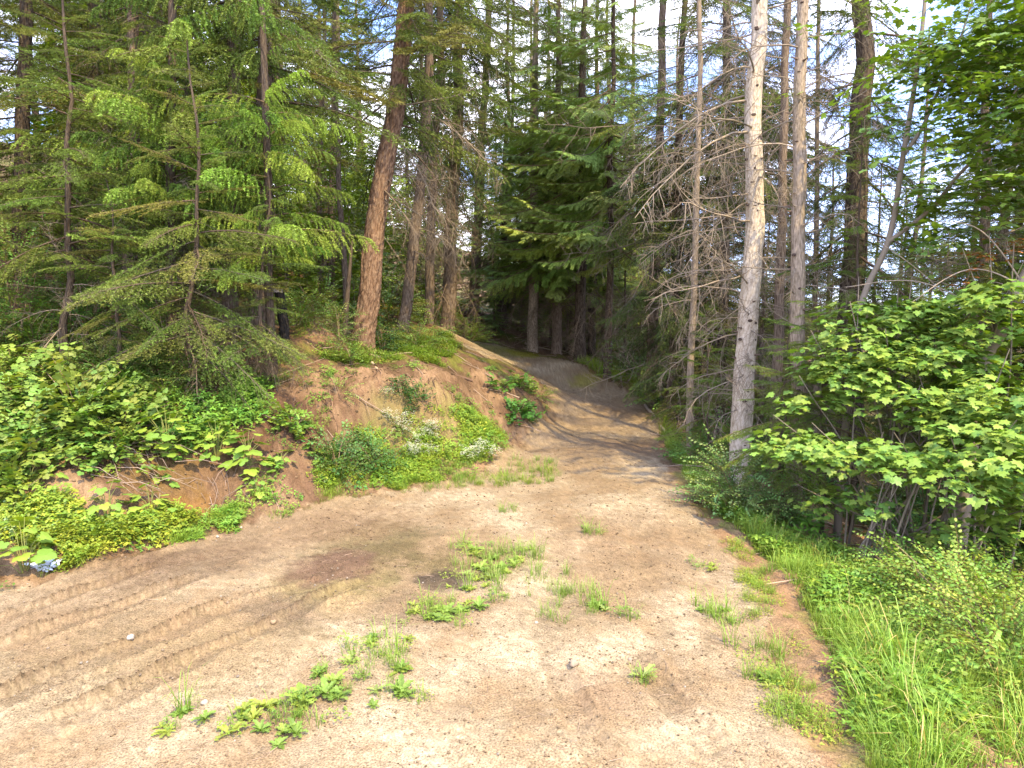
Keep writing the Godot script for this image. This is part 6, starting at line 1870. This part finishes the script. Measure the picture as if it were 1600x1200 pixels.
# ---------------------------------------------------------------- stones, sticks, litter
func build_litter() -> void:
	var r := rngs(901)
	var stones := [
		["pale stone sitting by itself on the soil in the bottom left", Vector2(-2.10, -4.39), 0.085, 2], ["small whitish stone on the left tyre tracks", Vector2(-3.42, -5.99), 0.055, 2], ["flat pale stone slab pressed into the left tyre tracks", Vector2(-3.10, -5.28), 0.1, 2],
		["stone at the lower left of the bright weeds in the foreground", Vector2(-1.25, -4.67), 0.06, 0], ["white stone right of the weed clumps on the track", Vector2(0.21, -5.61), 0.055, 2], ["white stone at the bank foot, left one of two", Vector2(-3.58, -8.04), 0.07, 2],
		["white stone at the bank foot, right one of two", Vector2(-3.43, -8.39), 0.07, 2], ["grey stone in the herbs at the bank foot", Vector2(-4.31, -8.03), 0.1, 2], ["dark clod in the foreground under the bright weed", Vector2(-0.63, -4.38), 0.06, 3],
		["brown clod on the pale soil near the right tread marks", Vector2(1.14, -5.15), 0.05, 3], ["broken dark clod by the middle tyre track", Vector2(-2.06, -5.63), 0.1, 3], ["small pale stone where the track narrows", Vector2(0.18, -8.31), 0.05, 2],
		["pale stone half sunk in the pale patch at the lower right", Vector2(0.46, -4.85), 0.12, 0], ["small pale stone beside the pale patch", Vector2(0.91, -4.99), 0.07, 0],
	]
	for i in stones.size():
		var q: Array = stones[i]
		var o := part(self, numbered("stone"), meshes.stone[q[3]], null, Transform3D(Basis(Vector3.UP, r.randf() * TAU).scaled(Vector3.ONE * q[2]), on(q[1], q[2] * 0.12)))
		tag(o, q[0], "stone")
	# gravel and crumbs of soil over the track
	var x: Array = [[], [], [], []]
	var c: Array = [[], [], [], []]
	for i in 42000:
		var d := 3.0 + pow(r.randf(), 1.6) * 13.0
		var p := Vector2(r.randf_range(-0.78, 0.55) * d, -d)
		if mask_at(road_mask, p.x, p.y) < 0.3 and r.randf() < 0.75:
			continue
		if patchy.get_noise_2d(p.x * 1.3, p.y * 1.3 + 50.0) < r.randf_range(-0.45, 0.35):
			continue
		var s := 0.005 + 0.008 * r.randf() + 0.03 * pow(r.randf(), 8.0)
		var k := 3 if r.randf() < 0.8 else r.randi_range(0, 2)
		x[k].push_back(Transform3D(Basis(Vector3.UP, r.randf() * TAU).scaled(Vector3.ONE * s), on(p, s * 0.12)))
		c[k].push_back(Color(1, 1, 1) * r.randf_range(0.45, 0.85))
	var o := Node3D.new()
	o.name = "gravel"
	add_child(o)
	o.set_meta("label", "fine gravel and crumbs of soil over the track")
	o.set_meta("category", "gravel")
	o.set_meta("kind", "stuff")
	for k in 4:
		var xx: Array[Transform3D] = []
		var cc: Array[Color] = []
		xx.assign(x[k])
		cc.assign(c[k])
		many(o, "grains", meshes.stone[k], mats.stone, xx, cc)
	var bx: Array[Transform3D] = []
	var bc: Array[Color] = []
	for i in 9000:
		var p := Vector2(r.randf_range(-8.0, 1.5), r.randf_range(-20.0, -6.0))
		if mask_at(bank_mask, p.x, p.y) < 0.4:
			continue
		var s := 0.012 + 0.03 * r.randf() + 0.08 * pow(r.randf(), 9.0)
		bx.push_back(Transform3D(Basis(Vector3.UP, r.randf() * TAU).scaled(Vector3.ONE * s), on(p, s * 0.1)))
		bc.push_back(Color(0.8, 0.75, 0.7) * r.randf_range(0.4, 1.2))
	var bo := Node3D.new()
	bo.name = "soil_crumbs"
	add_child(bo)
	bo.set_meta("label", "crumbled soil and small stones on the face of the cut bank")
	bo.set_meta("category", "soil")
	bo.set_meta("kind", "stuff")
	many(bo, "crumbs", meshes.stone[3], mats.stone, bx, bc)
	for i in 5:
		var root_at: Vector2 = [Vector2(-3.46, -11.09), Vector2(-2.89, -11.80), Vector2(-2.17, -12.13), Vector2(-1.58, -12.41), Vector2(-3.59, -10.23)][i]
		var rb := MB.new()
		var rp := on(root_at)
		for j in 9:
			var pts := PackedVector3Array()
			var rad := PackedFloat32Array()
			var q := Vector2(root_at.x + r.randf_range(-0.5, 0.5), root_at.y - r.randf_range(0.0, 0.25))
			var d := Vector2(r.randf_range(-0.5, 0.7), 1.0).normalized() * r.randf_range(0.05, 0.12)
			for k in 8:
				pts.push_back(on(q, r.randf_range(-0.01, 0.035)) - rp)
				rad.push_back(lerpf(0.011, 0.003, k / 7.0))
				q += d.rotated(r.randf_range(-0.6, 0.6))
			rb.tube(pts, rad, 5, shade(Color(0.17, 0.11, 0.07), r.randf_range(0.6, 1.3)))
		var ro := part(self, numbered("exposed_roots"), rb.mesh(mats.twig), null)
		ro.position = rp
		tag(ro, ["thin brown roots hanging from the bank under the trailing fir twigs", "thin brown roots at the bank edge left of the short pale log", "thin brown roots at the bank edge under the short pale log", "thin brown roots hanging below the long dark log on the bank", "thin brown roots low on the bank where the soil is darkest"][i], "roots")
	# cones and dark scraps along the shaded part of the track
	var cx: Array[Transform3D] = []
	var cc2: Array[Color] = []
	for i in 3000:
		var d := 3.2 + r.randf() * 20.0
		var p := Vector2(r.randf_range(-0.3, 0.3) * d, -d)
		if mask_at(road_mask, p.x, p.y) < 0.5:
			continue
		cx.push_back(Transform3D(Basis(Vector3.UP, r.randf() * TAU).scaled(Vector3(1.4, 0.9, 0.8) * (0.008 + 0.03 * r.randf() * minf(1.0, d / 9.0))), on(p, 0.004)))
		cc2.push_back(Color(0.45, 0.4, 0.38) * r.randf_range(0.5, 1.1))
	var co := Node3D.new()
	co.name = "cones"
	add_child(co)
	co.set_meta("label", "brown cones and bark scraps strewn over the far track")
	co.set_meta("category", "cones")
	co.set_meta("kind", "stuff")
	many(co, "scraps", meshes.stone[3], mats.stone, cx, cc2)
	# twigs and needles lying about under the trees
	var b := MB.new()
	b.tube(PackedVector3Array([Vector3(-0.5, 0, 0), Vector3(-0.1, 0.03, 0.03), Vector3(0.5, 0, -0.02)]), PackedFloat32Array([0.012, 0.01, 0.005]), 5, Color(0.24, 0.18, 0.13))
	b.tube(PackedVector3Array([Vector3(-0.1, 0.03, 0.03), Vector3(0.15, 0.05, 0.22)]), PackedFloat32Array([0.006, 0.002]), 4, Color(0.24, 0.18, 0.13))
	var stick := b.mesh(mats.twig)
	var sx: Array[Transform3D] = []
	var sc: Array[Color] = []
	for i in 1500:
		var p := Vector2(r.randf_range(-14.0, 12.0), r.randf_range(-34.0, -6.0))
		if mask_at(road_mask, p.x, p.y) > 0.25 or mask_at(bank_mask, p.x, p.y) > 0.3 and r.randf() < 0.5:
			continue
		var y := land(p.x, p.y)
		var slope := Vector3(land(p.x - 0.2, p.y) - y, 0.2, land(p.x, p.y - 0.2) - y).normalized()
		sx.push_back(Transform3D((Basis(Quaternion(Vector3.UP, slope)) * Basis(Vector3.UP, r.randf() * TAU)).scaled(Vector3.ONE * r.randf_range(0.2, 1.1)), Vector3(p.x, y + 0.01, p.y)))
		sc.push_back(Color(1, 1, 1) * r.randf_range(0.6, 1.5))
	var so := Node3D.new()
	so.name = "forest_litter"
	add_child(so)
	so.set_meta("label", "fallen twigs scattered over the forest floor")
	so.set_meta("category", "litter")
	so.set_meta("kind", "stuff")
	many(so, "twigs", stick, mats.twig, sx, sc)
	var nx: Array[Transform3D] = []
	var nc: Array[Color] = []
	for i in 1400:
		var d := 3.2 + pow(r.randf(), 1.3) * 18.0
		var p := Vector2(r.randf_range(-0.7, 0.4) * d, -d)
		if mask_at(road_mask, p.x, p.y) < 0.5:
			continue
		nx.push_back(Transform3D(Basis(Vector3.UP, r.randf() * TAU).scaled(Vector3.ONE * r.randf_range(0.04, 0.16)), on(p, 0.002)))
		nc.push_back(Color(1, 1, 1) * r.randf_range(0.5, 1.6))
	var no_ := Node3D.new()
	no_.name = "track_litter"
	add_child(no_)
	no_.set_meta("label", "bits of twig and bark lying about on the track")
	no_.set_meta("category", "litter")
	no_.set_meta("kind", "stuff")
	many(no_, "bits", stick, mats.twig, nx, nc)
	# fallen logs
	var logs := [
		["short pale log lying on the bank edge by the large reddish fir", Vector3(-3.00, 1.60, -13.60), Vector3(-2.63, 1.61, -13.60), 0.035, Color(0.42, 0.33, 0.23)],
		["pale broken stick leaning down the bank below the short log", Vector3(-2.71, 1.51, -13.20), Vector3(-2.53, 1.39, -12.80), 0.03, Color(0.42, 0.33, 0.23)],
		["dark log lying along the bank edge below the dark shaggy fir", Vector3(-2.08, 1.39, -13.80), Vector3(-0.85, 1.38, -14.60), 0.045, Color(0.13, 0.085, 0.06)],
		["grey log beside the track under the rough brown trunk", Vector3(3.44, 0.24, -17.50), Vector3(3.45, 0.01, -15.00), 0.04, Color(0.38, 0.31, 0.24)],
		["fallen pole leaning at the feet of the cedars at the bend", Vector3(2.30, 0.69, -24.50), Vector3(3.05, 1.06, -26.00), 0.05, Color(0.22, 0.16, 0.12)],
		["grey log lying before the cedars at the bend", Vector3(0.51, 0.74, -27.00), Vector3(1.74, 0.68, -26.50), 0.05, Color(0.26, 0.2, 0.15)],
		["dark root-like log in the grass below the greyish scaly trunk", Vector3(3.63, -0.38, -8.60), Vector3(4.30, -0.16, -8.90), 0.06, Color(0.16, 0.12, 0.09)],
		["pale stick on the mossy bank near the white flowers", Vector2(-2.10, -11.01), Vector2(-1.95, -11.22), 0.014, Color(0.3, 0.24, 0.16)],
	]
	for q in logs:
		var p0: Vector3 = on(q[1]) if q[1] is Vector2 else on(Vector2(q[1].x, q[1].z))
		var p1: Vector3 = on(q[2]) if q[2] is Vector2 else on(Vector2(q[2].x, q[2].z))
		var lb := MB.new()
		var pts := PackedVector3Array()
		var rr := PackedFloat32Array()
		for i in 9:
			var t := i / 8.0
			pts.push_back((p1 - p0) * t + Vector3(0, q[3] * 0.7, 0) + jitter(r, q[3] * 0.3))
			rr.push_back(q[3] * lerpf(1.0, 0.65, t) * r.randf_range(0.85, 1.1))
		lb.tube(pts, rr, 8, q[4])
		for e in [0, 8]:
			for j in 8:
				lb.tri(pts[e], pts[e] + Vector3(0, sin(TAU * j / 8.0), cos(TAU * j / 8.0)) * rr[e] * 0.9, pts[e] + Vector3(0, sin(TAU * (j + 1) / 8.0), cos(TAU * (j + 1) / 8.0)) * rr[e] * 0.9, shade(q[4], 1.3))
		var lo := part(self, numbered("fallen_log"), lb.mesh(mats.twig), null)
		lo.position = p0
		tag(lo, q[0], "log")
	# heaps of dead stalks and brush
	var heaps := [
		["heap of dead grey stalks combed down the left bank", Vector2(-4.92, -8.65), 0.55, 60, Vector3(0.8, -0.45, 0.3), Color(0.36, 0.28, 0.22)],
		["sheaf of dead stalks hanging down the bank below the broad lobed plant", Vector2(-3.89, -9.03), 0.4, 34, Vector3(0.35, -0.8, 0.4), Color(0.3, 0.22, 0.17)],
		["brown dry stalks below the lobed-leaved thicket", Vector2(-5.64, -8.71), 0.45, 30, Vector3(0.5, -0.7, 0.4), Color(0.33, 0.22, 0.15)],
		["pile of grey brush behind the bend, left of the first cedar", Vector3(-0.68, 1.63, -29.00), 1.3, 60, Vector3(1, 0.1, 0.2), Color(0.3, 0.24, 0.19)],
		["pile of grey brush under the back cedars at the bend", Vector3(2.23, 0.93, -28.00), 1.2, 50, Vector3(1, 0.15, 0.2), Color(0.25, 0.2, 0.16)],
		["tangle of dead twigs at the track edge below the whitish saplings", Vector3(3.67, 0.22, -15.50), 0.6, 40, Vector3(0.6, 0.6, 0.2), Color(0.33, 0.26, 0.2)],
		["tangle of dead stems low in front of the shaded hollow at the right edge", Vector3(5.47, -0.16, -7.40), 0.6, 40, Vector3(0.9, 0.3, 0.2), Color(0.33, 0.26, 0.2)],
		["brush left on the bare mound by the large reddish fir", Vector2(-3.68, -13.35), 0.5, 24, Vector3(0.9, 0.1, 0.3), Color(0.3, 0.23, 0.17)],
	]
	for i in heaps.size():
		var q: Array = heaps[i]
		var f = q[1]
		var at: Vector2 = f if f is Vector2 else Vector2(f.x, f.z)
		var hb := MB.new()
		var hp := on(at)
		for j in int(q[3]):
			var a := r.randf() * TAU
			var k: float = sqrt(r.randf()) * q[2]
			var p := Vector3(cos(a) * k, 0, sin(a) * k)
			p.y = land(at.x + p.x, at.y + p.z) - hp.y + r.randf_range(0.02, 0.22) * q[2]
			var d: Vector3 = (q[4] + jitter(r, 0.55)).normalized() * q[2] * r.randf_range(0.5, 1.3)
			var m := p + d * 0.5 + Vector3(0, 0.1 * q[2], 0)
			var e := p + d
			var ground := land(at.x + e.x, at.y + e.z) - hp.y + 0.02
			e.y = maxf(e.y, ground)
			m.y = maxf(m.y, land(at.x + m.x, at.y + m.z) - hp.y + 0.03)
			hb.tube(PackedVector3Array([p, m, e]), PackedFloat32Array([0.0042, 0.0035, 0.0015]), 4, shade(q[5], r.randf_range(0.35, 1.0)))
		var ho := part(self, numbered("dead_stalks" if i < 3 else "brush_pile"), hb.mesh(mats.twig), null)
		ho.position = hp
		tag(ho, q[0], "brush")
	# the crumpled plastic
	var pm := SphereMesh.new()
	pm.radial_segments = 28
	pm.rings = 18
	pm.radius = 0.11
	pm.height = 0.22
	var pa := pm.get_mesh_arrays()
	var pv: PackedVector3Array = pa[Mesh.ARRAY_VERTEX]
	for i in pv.size():
		var q := pv[i]
		var k := absf(fine.get_noise_3dv(q * 16.0)) * 2.2 + 0.35
		pv[i] = Vector3(q.x * 1.2, maxf(q.y * 0.8, -0.03), q.z) * k
	pa[Mesh.ARRAY_VERTEX] = pv
	pa[Mesh.ARRAY_NORMAL] = null
	pa[Mesh.ARRAY_TANGENT] = null
	var st := SurfaceTool.new()
	st.create_from_arrays(pa)
	st.generate_normals()
	var mat := StandardMaterial3D.new()
	mat.resource_name = "crumpled plastic"
	mat.albedo_color = Color(0.80, 0.84, 0.9)
	mat.roughness = 0.3
	mat.backlight_enabled = true
	mat.backlight = Color(0.3, 0.3, 0.32)
	st.set_material(mat)
	var po := part(self, "plastic_bag", st.commit(), null)
	po.position = on(Vector2(-4.85, -6.82), 0.03)
	tag(po, "crumpled whitish plastic lying in the herbs at the left bank foot", "litter")
